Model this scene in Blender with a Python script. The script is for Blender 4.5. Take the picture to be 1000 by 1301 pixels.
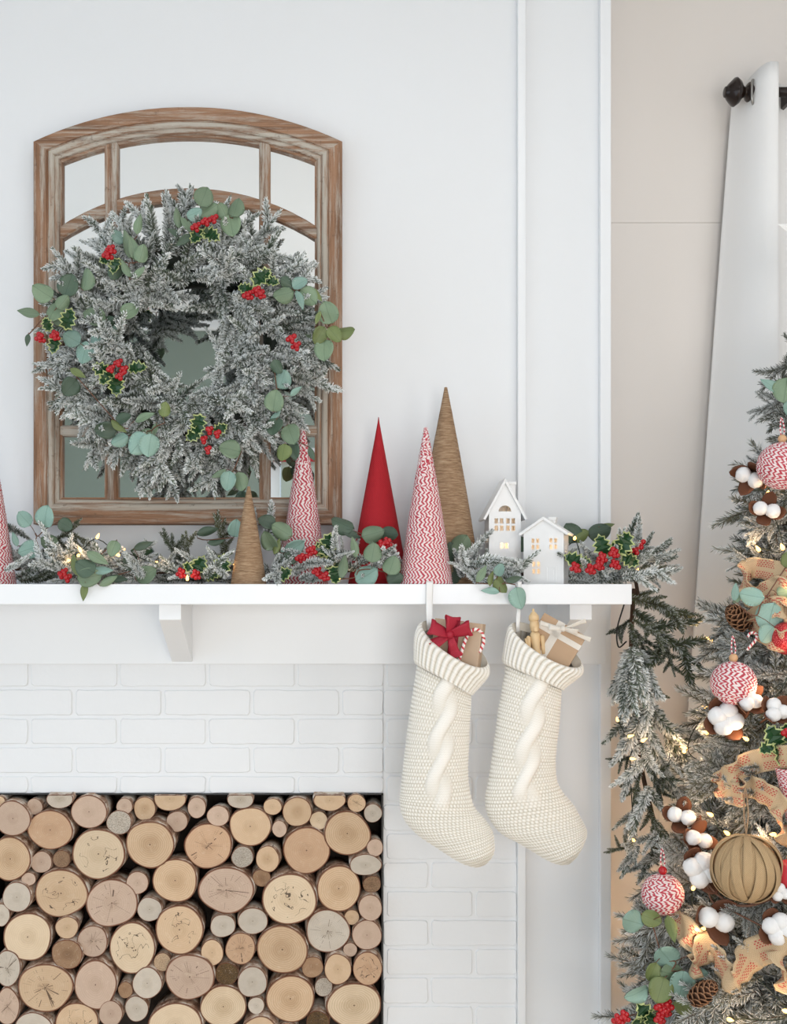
import bpy, bmesh, math, random
import numpy as np
from mathutils import Vector, Matrix, Quaternion, noise
from mathutils.geometry import tessellate_polygon

random.seed(7)
rng = np.random.default_rng(7)
for o in list(bpy.data.objects):
    bpy.data.objects.remove(o)
scene = bpy.context.scene
col = scene.collection
PI = math.pi

# ------------------------------------------------------------------ camera, world, light
D, F, XV, YV, ZC = 2.6, 1368.0, 395.0, 752.0, 1.35      # camera distance from wall, focal length (px), optical axis, eye height

cam_data = bpy.data.cameras.new('camera')
cam = bpy.data.objects.new('camera', cam_data)
col.objects.link(cam)
cam.location = (0, -D, ZC)
cam.rotation_euler = (PI / 2, 0, 0)
cam_data.sensor_fit = 'HORIZONTAL'
cam_data.sensor_width = 36
cam_data.lens = 36 * F / 1000
cam_data.shift_x = (500 - XV) / 1000
cam_data.shift_y = (YV - 650.5) / 1000
cam_data.clip_start = 0.05
scene.camera = cam

world = bpy.data.worlds.new('sky')
scene.world = world
world.use_nodes = True
world.node_tree.nodes['Background'].inputs[0].default_value = (0.75, 0.87, 1.0, 1)
world.node_tree.nodes['Background'].inputs[1].default_value = 1.0

def area_light(name, loc, rot, sx, sy, power, color):
    d = bpy.data.lights.new(name, 'AREA')
    d.shape = 'RECTANGLE'; d.size = sx; d.size_y = sy; d.energy = power; d.color = color
    o = bpy.data.objects.new(name, d); col.objects.link(o)
    o.location = loc; o.rotation_euler = rot
    return o
# light from tall left windows and those behind the camera, plus added fill
area_light('day_and_fill_light', (-2.72, -1.55, 1.3), (0, -PI / 2, 0), 2.2, 1.35, 21, (0.66, 0.83, 1.0))
area_light('day_and_fill_light', (-2.72, -3.0, 1.3), (0, -PI / 2, 0), 2.2, 1.05, 17, (0.66, 0.83, 1.0))
area_light('day_and_fill_light', (-1.32, -4.83, 1.04), (PI / 2, 0, 0), 1.54, 1.46, 22, (0.84, 0.93, 1.0))
area_light('day_and_fill_light', (0.64, -4.83, 1.0), (PI / 2, 0, 0), 1.70, 1.75, 72, (1.0, 0.96, 0.92))
area_light('day_and_fill_light', (2.42, -2.9, 1.25), (0, PI / 2, 0), 1.7, 1.5, 22, (1.0, 0.90, 0.80))  # warm fill for the lower right, through an added window
area_light('day_and_fill_light', (0.6, -2.7, 3.32), (0, 0, 0), 1.0, 2.6, 34, (0.94, 0.965, 1.0))      # overhead fill through an added skylight
vs = scene.view_settings
vs.view_transform = 'Standard'; vs.look = 'None'; vs.gamma = 1.0; vs.use_curve_mapping = False
vs.exposure = -0.36

# ------------------------------------------------------------------ helpers
W = {}
def P(px, py, y):
    s = (D + y) / F
    return Vector(((px - XV) * s, y, ZC - (py - YV) * s))
def SC(y):
    return (D + y) / F
def srgb(r, g, b):
    f = lambda c: (c / 255 / 12.92) if c / 255 <= 0.04045 else ((c / 255 + 0.055) / 1.055) ** 2.4
    return (f(r), f(g), f(b), 1)

def place(o, parent=None, M=None):
    M = M if M is not None else Matrix.Identity(4)
    W[o.name] = M.copy()
    if parent is not None:
        o.parent = parent
        o.matrix_basis = W[parent.name].inverted() @ M
    else:
        o.matrix_basis = M
    return o
def newobj(name, me, parent=None, M=None):
    o = bpy.data.objects.new(name, me)
    col.objects.link(o)
    return place(o, parent, M)
def tag(o, label, cat=None, group=None):
    o['label'] = label
    if cat: o['category'] = cat
    if group: o['group'] = group
    return o
def thing(name, label, cat, loc, group=None):
    o = newobj(name, None, None, Matrix.Translation(Vector(loc)))
    o.empty_display_size = 0.02
    return tag(o, label, cat, group)
def structure(o):
    o['kind'] = 'structure'
    return o
def mesh(name, verts, faces, mats, mi=None, smooth=False, attrs=None, uv=None):
    me = bpy.data.meshes.new(name)
    me.from_pydata([tuple(v) for v in verts], [], [tuple(f) for f in faces])
    if not isinstance(mats, (list, tuple)): mats = [mats]
    for m in mats: me.materials.append(m)
    if mi is not None: me.polygons.foreach_set('material_index', np.array(mi, dtype=np.int32))
    if smooth: me.polygons.foreach_set('use_smooth', np.ones(len(me.polygons), dtype=bool))
    for k, a in (attrs or {}).items():
        at = me.attributes.new(k, 'FLOAT', 'POINT')
        at.data.foreach_set('value', np.array(a, dtype=np.float32))
    if uv is not None:
        l = me.uv_layers.new(name='UVMap')
        idx = np.empty(len(me.loops), dtype=np.int32); me.loops.foreach_get('vertex_index', idx)
        l.data.foreach_set('uv', np.array(uv, dtype=np.float32)[idx].ravel())
    me.update()
    return me
class MB:
    def __init__(s): s.v = []; s.f = []; s.m = []
    def add(s, verts, faces, mi=0):
        b = len(s.v)
        s.v += [Vector(v) for v in verts]
        s.f += [[b + i for i in f] for f in faces]
        s.m += [mi] * len(faces)
        return s
    def box(s, x0, x1, y0, y1, z0, z1, mi=0, M=None):
        vs_ = [Vector((x, y, z)) for x in (x0, x1) for y in (y0, y1) for z in (z0, z1)]
        if M: vs_ = [M @ v for v in vs_]
        return s.add(vs_, [(0, 1, 3, 2), (4, 6, 7, 5), (0, 4, 5, 1), (2, 3, 7, 6), (0, 2, 6, 4), (1, 5, 7, 3)], mi)
    def prism(s, poly, y0, y1, mi=0):          # polygon in xz extruded along y
        n = len(poly)
        vs_ = [(x, y0, z) for x, z in poly] + [(x, y1, z) for x, z in poly]
        fs = [list(range(n)), list(range(2 * n - 1, n - 1, -1))] + [(i, i + n, (i + 1) % n + n, (i + 1) % n) for i in range(n)]
        return s.add(vs_, fs, mi)
    def tube(s, pts, r, n=8, mi=0, cap=True):
        V, Fc, _ = tube_geo(pts, r, n, cap)
        return s.add(V, Fc, mi)
    def lathe(s, prof, n=24, M=None, mi=0):
        V, Fc = lathe_geo(prof, n)
        if M: V = [M @ Vector(v) for v in V]
        return s.add(V, Fc, mi)
    def mesh(s, name, mats, smooth=False, bevel=0, seg=2):
        me = mesh(name, s.v, s.f, mats, s.m, smooth)
        bm = bmesh.new(); bm.from_mesh(me)
        bmesh.ops.recalc_face_normals(bm, faces=bm.faces)
        if bevel:
            bmesh.ops.bevel(bm, geom=list(bm.edges), offset=bevel, segments=seg, profile=0.6, affect='EDGES', clamp_overlap=True)
        bm.to_mesh(me); bm.free()
        return me
    def obj(s, name, mats, parent=None, smooth=False, M=None, bevel=0, seg=2):
        return newobj(name, s.mesh(name, mats, smooth, bevel, seg), parent, M)
def tube_geo(pts, r, n=8, cap=True):
    pts = [Vector(p) for p in pts]
    V = []; Fc = []; par = []
    up = None; acc = 0
    for i, p in enumerate(pts):
        t = (pts[min(i + 1, len(pts) - 1)] - pts[max(i - 1, 0)]).normalized()
        if up is None:
            up = t.orthogonal().normalized()
        up = (up - t * up.dot(t)).normalized()
        sd = t.cross(up)
        rr = r(i / (len(pts) - 1)) if callable(r) else r
        if i: acc += (p - pts[i - 1]).length
        for k in range(n):
            a = 2 * PI * k / n
            V.append(p + (up * math.cos(a) + sd * math.sin(a)) * rr); par.append((acc, k / n))
    for i in range(len(pts) - 1):
        for k in range(n):
            Fc.append((i * n + k, i * n + (k + 1) % n, (i + 1) * n + (k + 1) % n, (i + 1) * n + k))
    if cap:
        Fc.append(tuple(range(n - 1, -1, -1))); b = (len(pts) - 1) * n
        Fc.append(tuple(range(b, b + n)))
    return V, Fc, par
def lathe_geo(prof, n=24):
    V = []; Fc = []
    for r, z in prof:
        for k in range(n):
            a = 2 * PI * k / n
            V.append((r * math.cos(a), r * math.sin(a), z))
    for i in range(len(prof) - 1):
        for k in range(n):
            Fc.append((i * n + k, i * n + (k + 1) % n, (i + 1) * n + (k + 1) % n, (i + 1) * n + k))
    Fc.append(tuple(range(n - 1, -1, -1))); b = (len(prof) - 1) * n
    Fc.append(tuple(range(b, b + n)))
    return V, Fc
def spline(pts, n):
    pts = [Vector(p) for p in pts]
    q = [pts[0] * 2 - pts[1]] + pts + [pts[-1] * 2 - pts[-2]]
    out = []
    m = len(pts) - 1
    for i in range(n + 1):
        u = i / n * m; k = min(int(u), m - 1); t = u - k
        a, b, c, d = q[k], q[k + 1], q[k + 2], q[k + 3]
        out.append(0.5 * (2 * b + (c - a) * t + (2 * a - 5 * b + 4 * c - d) * t * t + (3 * b - a - 3 * c + d) * t ** 3))
    return out
def ribbon_mesh(name, pts, wdirs, w, mat_, thick=0.0009, n=40, wave=0.0, across=4):
    pts = spline(pts, n)
    wd = spline(wdirs, n) if isinstance(wdirs, list) else [Vector(wdirs)] * (n + 1)
    V = []; uv = []; acc = 0
    for i, p in enumerate(pts):
        if i: acc += (p - pts[i - 1]).length
        t = (pts[min(i + 1, n)] - pts[max(i - 1, 0)]).normalized()
        d = (wd[i] - t * wd[i].dot(t)).normalized()
        nn = t.cross(d)
        ww = w(i / n) if callable(w) else w
        for k in range(across + 1):
            u = k / across
            off = nn * (wave * math.sin(acc * 190 + u * 4) * abs(u - 0.5) * 2)
            V.append(p + d * ww * (u - 0.5) + off); uv.append((acc, (u - 0.5) * ww))
    m = across + 1
    Fc = [(i * m + k, i * m + k + 1, (i + 1) * m + k + 1, (i + 1) * m + k) for i in range(n) for k in range(across)]
    # thickness
    nv = len(V)
    me0 = bpy.data.meshes.new('tmp'); me0.from_pydata(V, [], Fc); me0.update()
    nor = [Vector(v.normal) for v in me0.vertices]; bpy.data.meshes.remove(me0)
    V2 = [v + n_ * thick / 2 for v, n_ in zip(V, nor)] + [v - n_ * thick / 2 for v, n_ in zip(V, nor)]
    F2 = Fc + [tuple(nv + i for i in reversed(f)) for f in Fc]
    for i in range(n):
        for k in (0, across):
            a, b = i * m + k, (i + 1) * m + k
            F2.append((a, b, b + nv, a + nv) if k == 0 else (b, a, a + nv, b + nv))
    for i in (0, n):
        for k in range(across):
            a, b = i * m + k, i * m + k + 1
            F2.append((b, a, a + nv, b + nv) if i == 0 else (a, b, b + nv, a + nv))
    return mesh(name, V2, F2, mat_, smooth=True, uv=uv + uv)
def frame(direction, normal=None, loc=(0, 0, 0), scale=1.0, roll=0.0):
    """matrix whose local +Z runs along direction and local -Y faces normal"""
    z = Vector(direction).normalized()
    y = -(Vector(normal) if normal is not None else z.orthogonal())
    y = y - z * y.dot(z)
    y = y.normalized() if y.length > 1e-5 else z.orthogonal().normalized()
    x = y.cross(z)
    R = Matrix((x, y, z)).transposed().to_4x4()
    return Matrix.Translation(Vector(loc)) @ R @ Matrix.Rotation(roll, 4, 'Z') @ Matrix.Scale(scale, 4)

# ------------------------------------------------------------------ materials
class N:
    def __init__(s, name, rough=0.5):
        s.m = bpy.data.materials.new(name); s.m.use_nodes = True
        s.t = s.m.node_tree; s.b = s.t.nodes['Principled BSDF']; s.b.inputs['Roughness'].default_value = rough
    def n(s, typ, **kw):
        o = s.t.nodes.new(typ)
        for k, v in kw.items():
            if k.startswith('i_'):
                kk = k[2:]; o.inputs[int(kk) if kk.isdigit() else kk].default_value = v
            else: setattr(o, k, v)
        return o
    def l(s, a, b): s.t.links.new(a, b)
    def ramp(s, fac, stops, interp='LINEAR'):
        r = s.n('ShaderNodeValToRGB'); e = r.color_ramp; e.interpolation = interp
        while len(e.elements) < len(stops): e.elements.new(0.5)
        for el, (p, c) in zip(e.elements, stops): el.position = p; el.color = c
        s.l(fac, r.inputs[0]); return r.outputs[0]
    def mix(s, fac, a, b, mode='MIX'):
        m = s.n('ShaderNodeMix', data_type='RGBA', blend_type=mode)
        for sock, v in ((m.inputs[0], fac), (m.inputs[6], a), (m.inputs[7], b)):
            if hasattr(v, 'links') or hasattr(v, 'is_linked'): s.l(v, sock)
            else: sock.default_value = v
        return m.outputs[2]
    def math(s, op, a, b=0.0, c=0.0):
        m = s.n('ShaderNodeMath', operation=op)
        for sock, v in zip(m.inputs, (a, b, c)):
            if hasattr(v, 'is_linked'): s.l(v, sock)
            else: sock.default_value = v
        return m.outputs[0]
    def coord(s, kind='Object', scale=(1, 1, 1)):
        tc = s.n('ShaderNodeTexCoord'); mp = s.n('ShaderNodeMapping'); mp.inputs['Scale'].default_value = scale
        s.l(tc.outputs[kind], mp.inputs[0]); return mp.outputs[0]
    def noise(s, vec, scale, detail=3, rough=0.5, dist=0.0):
        t = s.n('ShaderNodeTexNoise', i_Scale=scale, i_Detail=detail, i_Roughness=rough, i_Distortion=dist)
        if vec is not None: s.l(vec, t.inputs['Vector'])
        return t.outputs[0]
    def bump(s, h, strength=0.3, dist=0.002):
        b = s.n('ShaderNodeBump', i_Strength=strength, i_Distance=dist); s.l(h, b.inputs['Height'])
        s.l(b.outputs[0], s.b.inputs['Normal'])
    def color(s, c):
        if hasattr(c, 'is_linked'): s.l(c, s.b.inputs['Base Color'])
        else: s.b.inputs['Base Color'].default_value = c
    def rand(s):
        return s.n('ShaderNodeObjectInfo').outputs['Random']
    def attr(s, name):
        return s.n('ShaderNodeAttribute', attribute_name=name).outputs['Fac']

def plain(name, c, rough=0.5, nscale=0, amt=0.1, bump=0, bscale=200, metal=0):
    m = N(name, rough); v = m.coord()
    if nscale:
        m.color(m.mix(m.noise(v, nscale), c, (c[0] * (1 - amt), c[1] * (1 - amt), c[2] * (1 - amt), 1)))
    else: m.color(c)
    if bump: m.bump(m.noise(v, bscale, 4), bump, 0.001)
    m.b.inputs['Metallic'].default_value = metal
    return m.m

M_wall = plain('wall_paint', (0.81, 0.825, 0.84, 1), 0.55, 3, 0.02, 0.12, 350)
M_trim = plain('trim_gloss', (0.85, 0.865, 0.88, 1), 0.32, 4, 0.02, 0.04, 120)
M_recess = plain('recess_paint', (0.80, 0.75, 0.705, 1), 0.6, 3, 0.02, 0.12, 350)
M_brick = plain('painted_brick', (0.83, 0.845, 0.86, 1), 0.5, 12, 0.03, 0.5, 110)
M_sage = plain('sage_paint', srgb(134, 147, 137), 0.6, 3, 0.03)
M_ceil = plain('ceiling_paint', (0.82, 0.83, 0.84, 1), 0.7)
M_dark = plain('firebox_dark', srgb(52, 42, 33), 0.8, 20, 0.3)
M_black = plain('black_steel', (0.012, 0.012, 0.012, 1), 0.45)
M_bronze = plain('dark_bronze', (0.018, 0.010, 0.007, 1), 0.22, metal=0.3)
M_redfab = plain('red_valance', srgb(170, 30, 40), 0.8)
def floor_mat():
    m = N('oak_boards', 0.4); v = m.coord(scale=(7, 0.8, 1))
    m.color(m.ramp(m.noise(v, 3, 6), [(0.3, srgb(212, 192, 168)), (0.7, srgb(234, 218, 198))])); return m.m
M_floor = floor_mat()

def wood_mat(name, scale):
    m = N(name, 0.7); v = m.coord(scale=scale)
    g = m.noise(v, 1.0, 6, 0.65, 0.4)
    base = m.ramp(g, [(0.25, srgb(84, 60, 44)), (0.45, srgb(134, 98, 72)), (0.6, srgb(160, 122, 94)), (0.78, srgb(112, 82, 62))])
    g2 = m.noise(v, 1.7, 8, 0.75, 0.2)
    wsh = m.math('ADD', m.math('MULTIPLY', m.attr('wash'), 0.24), g2)
    fac = m.ramp(wsh, [(0.54, (0, 0, 0, 1)), (0.72, (0.9, 0.9, 0.9, 1))])
    c = m.mix(fac, base, srgb(190, 184, 172))
    sp = m.noise(m.coord(scale=(60, 60, 60)), 1.0, 4, 0.7)
    c = m.mix(m.ramp(sp, [(0.60, (0, 0, 0, 1)), (0.72, (0.5, 0.5, 0.5, 1))]), c, srgb(84, 62, 46))
    m.color(c); m.bump(g2, 0.5, 0.002); return m.m
M_woodV = wood_mat('distressed_wood_upright', (55, 55, 3))
M_woodH = wood_mat('distressed_wood_level', (3, 55, 55))
m_ = N('mirror_silver', 0.015); m_.color((0.86, 0.885, 0.89, 1)); m_.b.inputs['Metallic'].default_value = 1; M_mirror = m_.m

def needle_mat(name, g0, g1, white=(0.93, 0.95, 0.945, 1), gain=1.12):
    m = N(name, 0.75)
    r = m.rand()
    gcol = m.mix(r, g0, g1)
    fr = m.math('MULTIPLY', m.attr('frost'), gain)
    fac = m.math('MULTIPLY', fr, m.math('MULTIPLY_ADD', r, 0.35, 0.78)); m.t.nodes.active = None
    mm = m.n('ShaderNodeClamp'); m.l(fac, mm.inputs[0])
    m.color(m.mix(mm.outputs[0], gcol, white)); return m.m
M_needle = needle_mat('frosted_needles', srgb(44, 64, 44), srgb(80, 96, 66))
M_needleG = needle_mat('green_needles', srgb(52, 66, 36), srgb(88, 92, 52), gain=0.9)
M_needleT = needle_mat('tree_needles', srgb(52, 62, 48), srgb(104, 100, 66), gain=1.05)
M_twigwood = plain('twig_bark', srgb(82, 58, 42), 0.8, 60, 0.4)
M_wire = plain('green_wire', srgb(30, 40, 28), 0.6)

def leaf_mat(name, a, b):
    m = N(name, 0.5)
    uv = m.coord('UV')
    sep = m.n('ShaderNodeSeparateXYZ'); m.l(uv, sep.inputs[0])
    x = m.math('ABSOLUTE', sep.outputs[0])
    mid = m.math('LESS_THAN', x, 0.035)
    # side veins: stripes that climb outwards
    s = m.math('SUBTRACT', sep.outputs[1], m.math('MULTIPLY', x, 0.8))
    st = m.math('LESS_THAN', m.math('FRACT', m.math('MULTIPLY', s, 5.0)), 0.055)
    vein = m.math('MULTIPLY', m.math('MAXIMUM', mid, m.math('MULTIPLY', st, 0.5)), 0.45)
    nz = m.noise(m.coord('Object'), 60, 3)
    c = m.mix(nz, a, b)
    hs = m.n('ShaderNodeHueSaturation'); m.l(c, hs.inputs['Color'])
    m.l(m.math('MULTIPLY_ADD', m.rand(), 0.35, 0.82), hs.inputs['Value'])
    dark = (a[0] * .55, a[1] * .6, a[2] * .55, 1)
    m.color(m.mix(vein, hs.outputs[0], dark)); m.bump(nz, 0.15, 0.001); return m.m
M_leaf = [leaf_mat('eucalyptus_teal', srgb(118, 152, 140), srgb(146, 174, 162)),
          leaf_mat('eucalyptus_green', srgb(98, 122, 96), srgb(132, 150, 122)),
          leaf_mat('eucalyptus_dark', srgb(58, 80, 66), srgb(84, 102, 82)),
          leaf_mat('eucalyptus_olive', srgb(96, 112, 62), srgb(122, 134, 84))]
M_holly = plain('holly_green', srgb(34, 74, 38), 0.3, 40, 0.4)
M_hollyrim = plain('holly_cream', srgb(196, 206, 140), 0.4, 60, 0.3)
M_berry = plain('berry_red', srgb(190, 22, 34), 0.22, 60, 0.35)
M_stem = plain('sprig_stem', srgb(108, 74, 56), 0.7)
def emit_mat(name, c, s):
    m = N(name, 0.4); m.color(c); m.b.inputs['Emission Color'].default_value = c; m.b.inputs['Emission Strength'].default_value = s; return m.m
M_bulb = emit_mat('warm_bulb', (1.0, 0.55, 0.17, 1), 5)
M_clear = plain('bulb_cap', srgb(60, 80, 58), 0.4)

def twine_mat(name, red, white, edge=0.5):
    m = N(name, 0.85)
    ph = m.attr('phase')
    f = m.math('FRACT', ph)
    fac = m.math('GREATER_THAN', f, edge)
    fib = m.noise(m.coord('Object'), 500, 2)
    c = m.mix(fac, red, white)
    c = m.mix(m.math('MULTIPLY', fib, 0.25), c, (c_ := (0.5, 0.35, 0.35, 1)))
    m.color(c); m.bump(fib, 0.5, 0.001); return m.m
M_twine = twine_mat('red_white_twine', srgb(186, 32, 58), srgb(238, 226, 224), 0.47)
def jute_mat():
    m = N('jute_twine', 0.85); v = m.coord('Object', (40, 40, 420))
    a = m.noise(v, 1, 4, 0.7); b = m.noise(m.coord('Object'), 700, 2); c3 = m.noise(m.coord('Object', (9, 9, 30)), 1, 3)
    c = m.ramp(a, [(0.28, srgb(112, 84, 60)), (0.5, srgb(164, 134, 104)), (0.72, srgb(204, 178, 146))])
    c = m.mix(m.math('MULTIPLY', c3, 0.4), c, srgb(120, 92, 66))
    m.color(c); m.bump(b, 0.6, 0.001); return m.m
M_jute = jute_mat()
def weave_mat(name, a, b, freq=520, uvspace=False, dash=None, rough=0.85):
    m = N(name, rough)
    v = m.coord('UV' if uvspace else 'Object')
    sep = m.n('ShaderNodeSeparateXYZ'); m.l(v, sep.inputs[0])
    p, q = (sep.outputs[0], sep.outputs[1]) if uvspace else (sep.outputs[0], sep.outputs[2])
    h = m.math('MULTIPLY', m.math('SINE', m.math('MULTIPLY', p, freq * 2)), m.math('SINE', m.math('MULTIPLY', q, freq * 2)))
    h2 = m.math('MULTIPLY_ADD', h, 0.5, 0.5)
    nz = m.noise(m.coord('Object'), 60, 4)
    c = m.mix(h2, a, b); c = m.mix(m.math('MULTIPLY', nz, 0.5), c, a)
    if dash:
        # rows of short woven dashes along both halves of the ribbon
        ax = m.math('ABSOLUTE', q)
        inr = m.math('LESS_THAN', m.math('ABSOLUTE', m.math('SUBTRACT', ax, 0.011)), 0.0075)
        rows = m.math('LESS_THAN', m.math('FRACT', m.math('MULTIPLY', q, 260)), 0.62)
        dsh = m.math('LESS_THAN', m.math('FRACT', m.math('ADD', m.math('MULTIPLY', p, 150), m.math('MULTIPLY', m.math('FLOOR', m.math('MULTIPLY', q, 260)), .5))), 0.6)
        seg = m.math('LESS_THAN', m.math('FRACT', m.math('MULTIPLY', p, 14)), 0.66)
        f = m.math('MULTIPLY', m.math('MULTIPLY', inr, rows), m.math('MULTIPLY', dsh, seg))
        c = m.mix(m.math('MULTIPLY', f, 0.85), c, dash)
    m.color(c); m.bump(h2, 0.6, 0.0008); return m.m
M_redburlap = weave_mat('red_burlap', srgb(150, 14, 26), srgb(196, 32, 44), 700)
M_burlap = weave_mat('burlap_ribbon', srgb(178, 150, 114), srgb(222, 200, 166), 900, True, srgb(178, 46, 52))
M_burlapball = weave_mat('burlap_cloth', srgb(156, 128, 92), srgb(204, 176, 136), 900, True)
M_redribbon = weave_mat('red_ribbon', srgb(150, 14, 40), srgb(190, 34, 60), 900, True, rough=0.6)
M_lace = weave_mat('lace_ribbon', srgb(214, 204, 190), srgb(244, 240, 232), 1300, True)
M_kraft = plain('kraft_paper', srgb(186, 154, 122), 0.6, 30, 0.12, 0.1, 100)
M_palepaper = plain('pale_paper', srgb(190, 164, 138), 0.6, 30, 0.1)
M_ceramic = plain('white_ceramic', (0.83, 0.83, 0.825, 1), 0.28, 20, 0.02)
M_beech = plain('unpainted_beech', srgb(226, 194, 148), 0.5, 30, 0.15)
M_cotton = plain('cotton_fluff', (0.86, 0.85, 0.84, 1), 0.95, 40, 0.06, 0.5, 180)
M_husk = plain('cotton_husk', srgb(112, 66, 40), 0.7, 30, 0.5)
M_cone = plain('pinecone_scale', srgb(92, 60, 40), 0.7, 40, 0.4)
M_conetip = plain('pinecone_tip', srgb(150, 108, 76), 0.7, 40, 0.4)
M_redball = plain('matte_red_bauble', srgb(196, 52, 62), 0.4)
def glitter():
    m = N('red_glitter', 0.35); v = m.coord(); t = m.n('ShaderNodeTexVoronoi', i_Scale=500); m.l(v, t.inputs['Vector'])
    m.color(m.mix(m.math('GREATER_THAN', m.noise(v, 600, 1), 0.58), srgb(178, 24, 34), srgb(235, 120, 120)))
    m.bump(t.outputs['Distance'], 0.8, 0.001); m.b.inputs['Metallic'].default_value = 0.4; return m.m
M_glitter = glitter()
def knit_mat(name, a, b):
    m = N(name, 0.9); h = m.attr('stitch_shade')
    c = m.mix(h, a, b); m.color(c); m.bump(m.noise(m.coord(), 900, 2), 0.4, 0.0006)  # shade in the stitch hollows is put into the yarn colour
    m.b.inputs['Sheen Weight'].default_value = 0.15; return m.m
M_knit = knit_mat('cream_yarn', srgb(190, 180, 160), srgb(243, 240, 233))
m_ = N('curtain_linen', 0.85); v_ = m_.coord('Object', (900, 900, 500)); m_.color((0.88, 0.87, 0.855, 1)); m_.bump(m_.noise(v_, 1, 2), 0.25, 0.0008); M_curtain = m_.m
M_white = plain('soft_white_cord', (0.85, 0.84, 0.82, 1), 0.7)
M_woodbead = plain('wood_bead', srgb(206, 164, 122), 0.5)
M_star = plain('star_white', (0.85, 0.84, 0.82, 1), 0.4)

# ------------------------------------------------------------------ the room
AX = (238 - XV) * SC(0)                       # axis of the fireplace
def mir(x): return 2 * AX - x
BR = P(773, 0, 0).x                           # right edge of chimney breast
BL = mir(BR)
YR = 0.20                                     # recessed walls either side
RX0, RX1, RYB, ZT = -2.6, 2.3, -4.7, 3.2
OPX1 = P(487, 0, -0.009).x; OPX0 = mir(OPX1); OPZ = P(0, 1008, -0.009).z; OPB = 0.24

structure(MB().box(RX0, RX1, RYB, YR + 0.1, -0.1, 0).obj('floor', M_floor))
KX0, KX1, KY0, KY1 = 0.1, 1.1, -4.0, -1.4          # skylight opening added for the overhead fill
c_ = MB()
c_.box(RX0 - .2, KX0, RYB - .2, YR + 0.1, ZT, ZT + 0.1).box(KX1, RX1 + .2, RYB - .2, YR + 0.1, ZT, ZT + 0.1).box(KX0, KX1, RYB - .2, KY0, ZT, ZT + 0.1).box(KX0, KX1, KY1, YR + 0.1, ZT, ZT + 0.1)
structure(c_.obj('ceiling', M_ceil))
f_ = MB()
f_.box(KX0 - .05, KX0, KY0 - .05, KY1 + .05, ZT - .015, ZT + .12).box(KX1, KX1 + .05, KY0 - .05, KY1 + .05, ZT - .015, ZT + .12).box(KX0, KX1, KY0 - .05, KY0, ZT - .015, ZT + .12).box(KX0, KX1, KY1, KY1 + .05, ZT - .015, ZT + .12)
structure(f_.obj('window_5', M_trim))  # frame of the added skylight
zs = P(0, 283, YR).z
w = MB()
w.box(BR - 0.02, RX1, YR, YR + 0.1, 0, zs - 0.0005).box(BR - 0.02, RX1, YR, YR + 0.1, zs + 0.0005, ZT).box(BR - 0.02, RX1, YR + 0.004, YR + 0.1, zs - .001, zs + .001)
structure(w.obj('wall_right_recess', M_recess))
structure(MB().box(RX0, BL + 0.02, YR, YR + 0.1, 0, ZT).obj('wall_left_recess', M_recess))
w = MB()
w.box(BL, BR, 0, YR, OPZ, ZT).box(OPX1, BR, 0, YR, 0, OPZ).box(BL, OPX0, 0, YR, 0, OPZ).box(OPX0, OPX1, 0, YR, 0, OPB)
structure(w.obj('wall_front', M_wall))
structure(MB().box(OPX0, OPX1, 0.10, 0.14, OPB, OPZ).obj('wall_firebox', M_dark))
RW = (-3.7, -2.1, 0.36, 2.14)  # opening added in the right wall to let the warm fill in
w = MB()
w.box(RX1, RX1 + 0.1, RYB, RW[0], 0, ZT).box(RX1, RX1 + 0.1, RW[1], YR + 0.1, 0, ZT).box(RX1, RX1 + 0.1, RW[0], RW[1], 0, RW[2]).box(RX1, RX1 + 0.1, RW[0], RW[1], RW[3], ZT)
structure(w.obj('wall_right', M_wall))
# back wall (sage) with a white cased window and a red valance, seen only in the mirror
AW = (-2.1, -0.54, 0.3, 1.78); BW = (-0.22, 1.5, 0.1, 2.24)
w = MB()
for a_, b_ in ((RX0, AW[0]), (AW[1], BW[0]), (BW[1], RX1)): w.box(a_, b_, RYB - 0.1, RYB, 0, ZT)
for q in (AW, BW): w.box(q[0], q[1], RYB - 0.1, RYB, 0, q[2]).box(q[0], q[1], RYB - 0.1, RYB, q[3], ZT)
structure(w.obj('wall_back', M_sage))
def window(name, M, wx, wz, nx, nz):
    """frame in local xz plane, opening wx by wz centred on the origin, inside of the room towards -y"""
    f = MB(); c = 0.09
    f.box(-wx / 2 - c, -wx / 2, -0.02, 0.1, -wz / 2 - c, wz / 2 + c).box(wx / 2, wx / 2 + c, -0.02, 0.1, -wz / 2 - c, wz / 2 + c)
    f.box(-wx / 2, wx / 2, -0.02, 0.1, wz / 2, wz / 2 + c).box(-wx / 2 - c, wx / 2 + c, -0.06, 0.1, -wz / 2 - 0.04, -wz / 2)
    o = structure(f.obj(name, M_trim, None, M=M))
    for i in range(1, nx):
        x = -wx / 2 + wx * i / nx
        MB().box(x - 0.015, x + 0.015, 0.03, 0.07, -wz / 2, wz / 2).obj('glazing_bar', M_trim, o, M=M)
    for i in range(1, nz):
        z = -wz / 2 + wz * i / nz
        MB().box(-wx / 2, wx / 2, 0.035, 0.065, z - 0.015, z + 0.015).obj('glazing_bar', M_trim, o, M=M)
    return o
for nm, q in (('window_1', AW), ('window_4', BW)):
    window(nm, Matrix.Translation(((q[0] + q[1]) / 2, RYB, (q[2] + q[3]) / 2)) @ Matrix.Rotation(PI, 4, 'Z'), q[1] - q[0] - .02, q[3] - q[2] - .02, 3, 3)
o = MB().box(BW[0] - 0.06, BW[1] + 0.06, RYB + 0.075, RYB + 0.11, 2.22, 2.28).obj('window_valance', M_redfab, bevel=0.01)
tag(o, 'flat red fabric valance across the tall window facing the mirror', 'valance')
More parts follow.
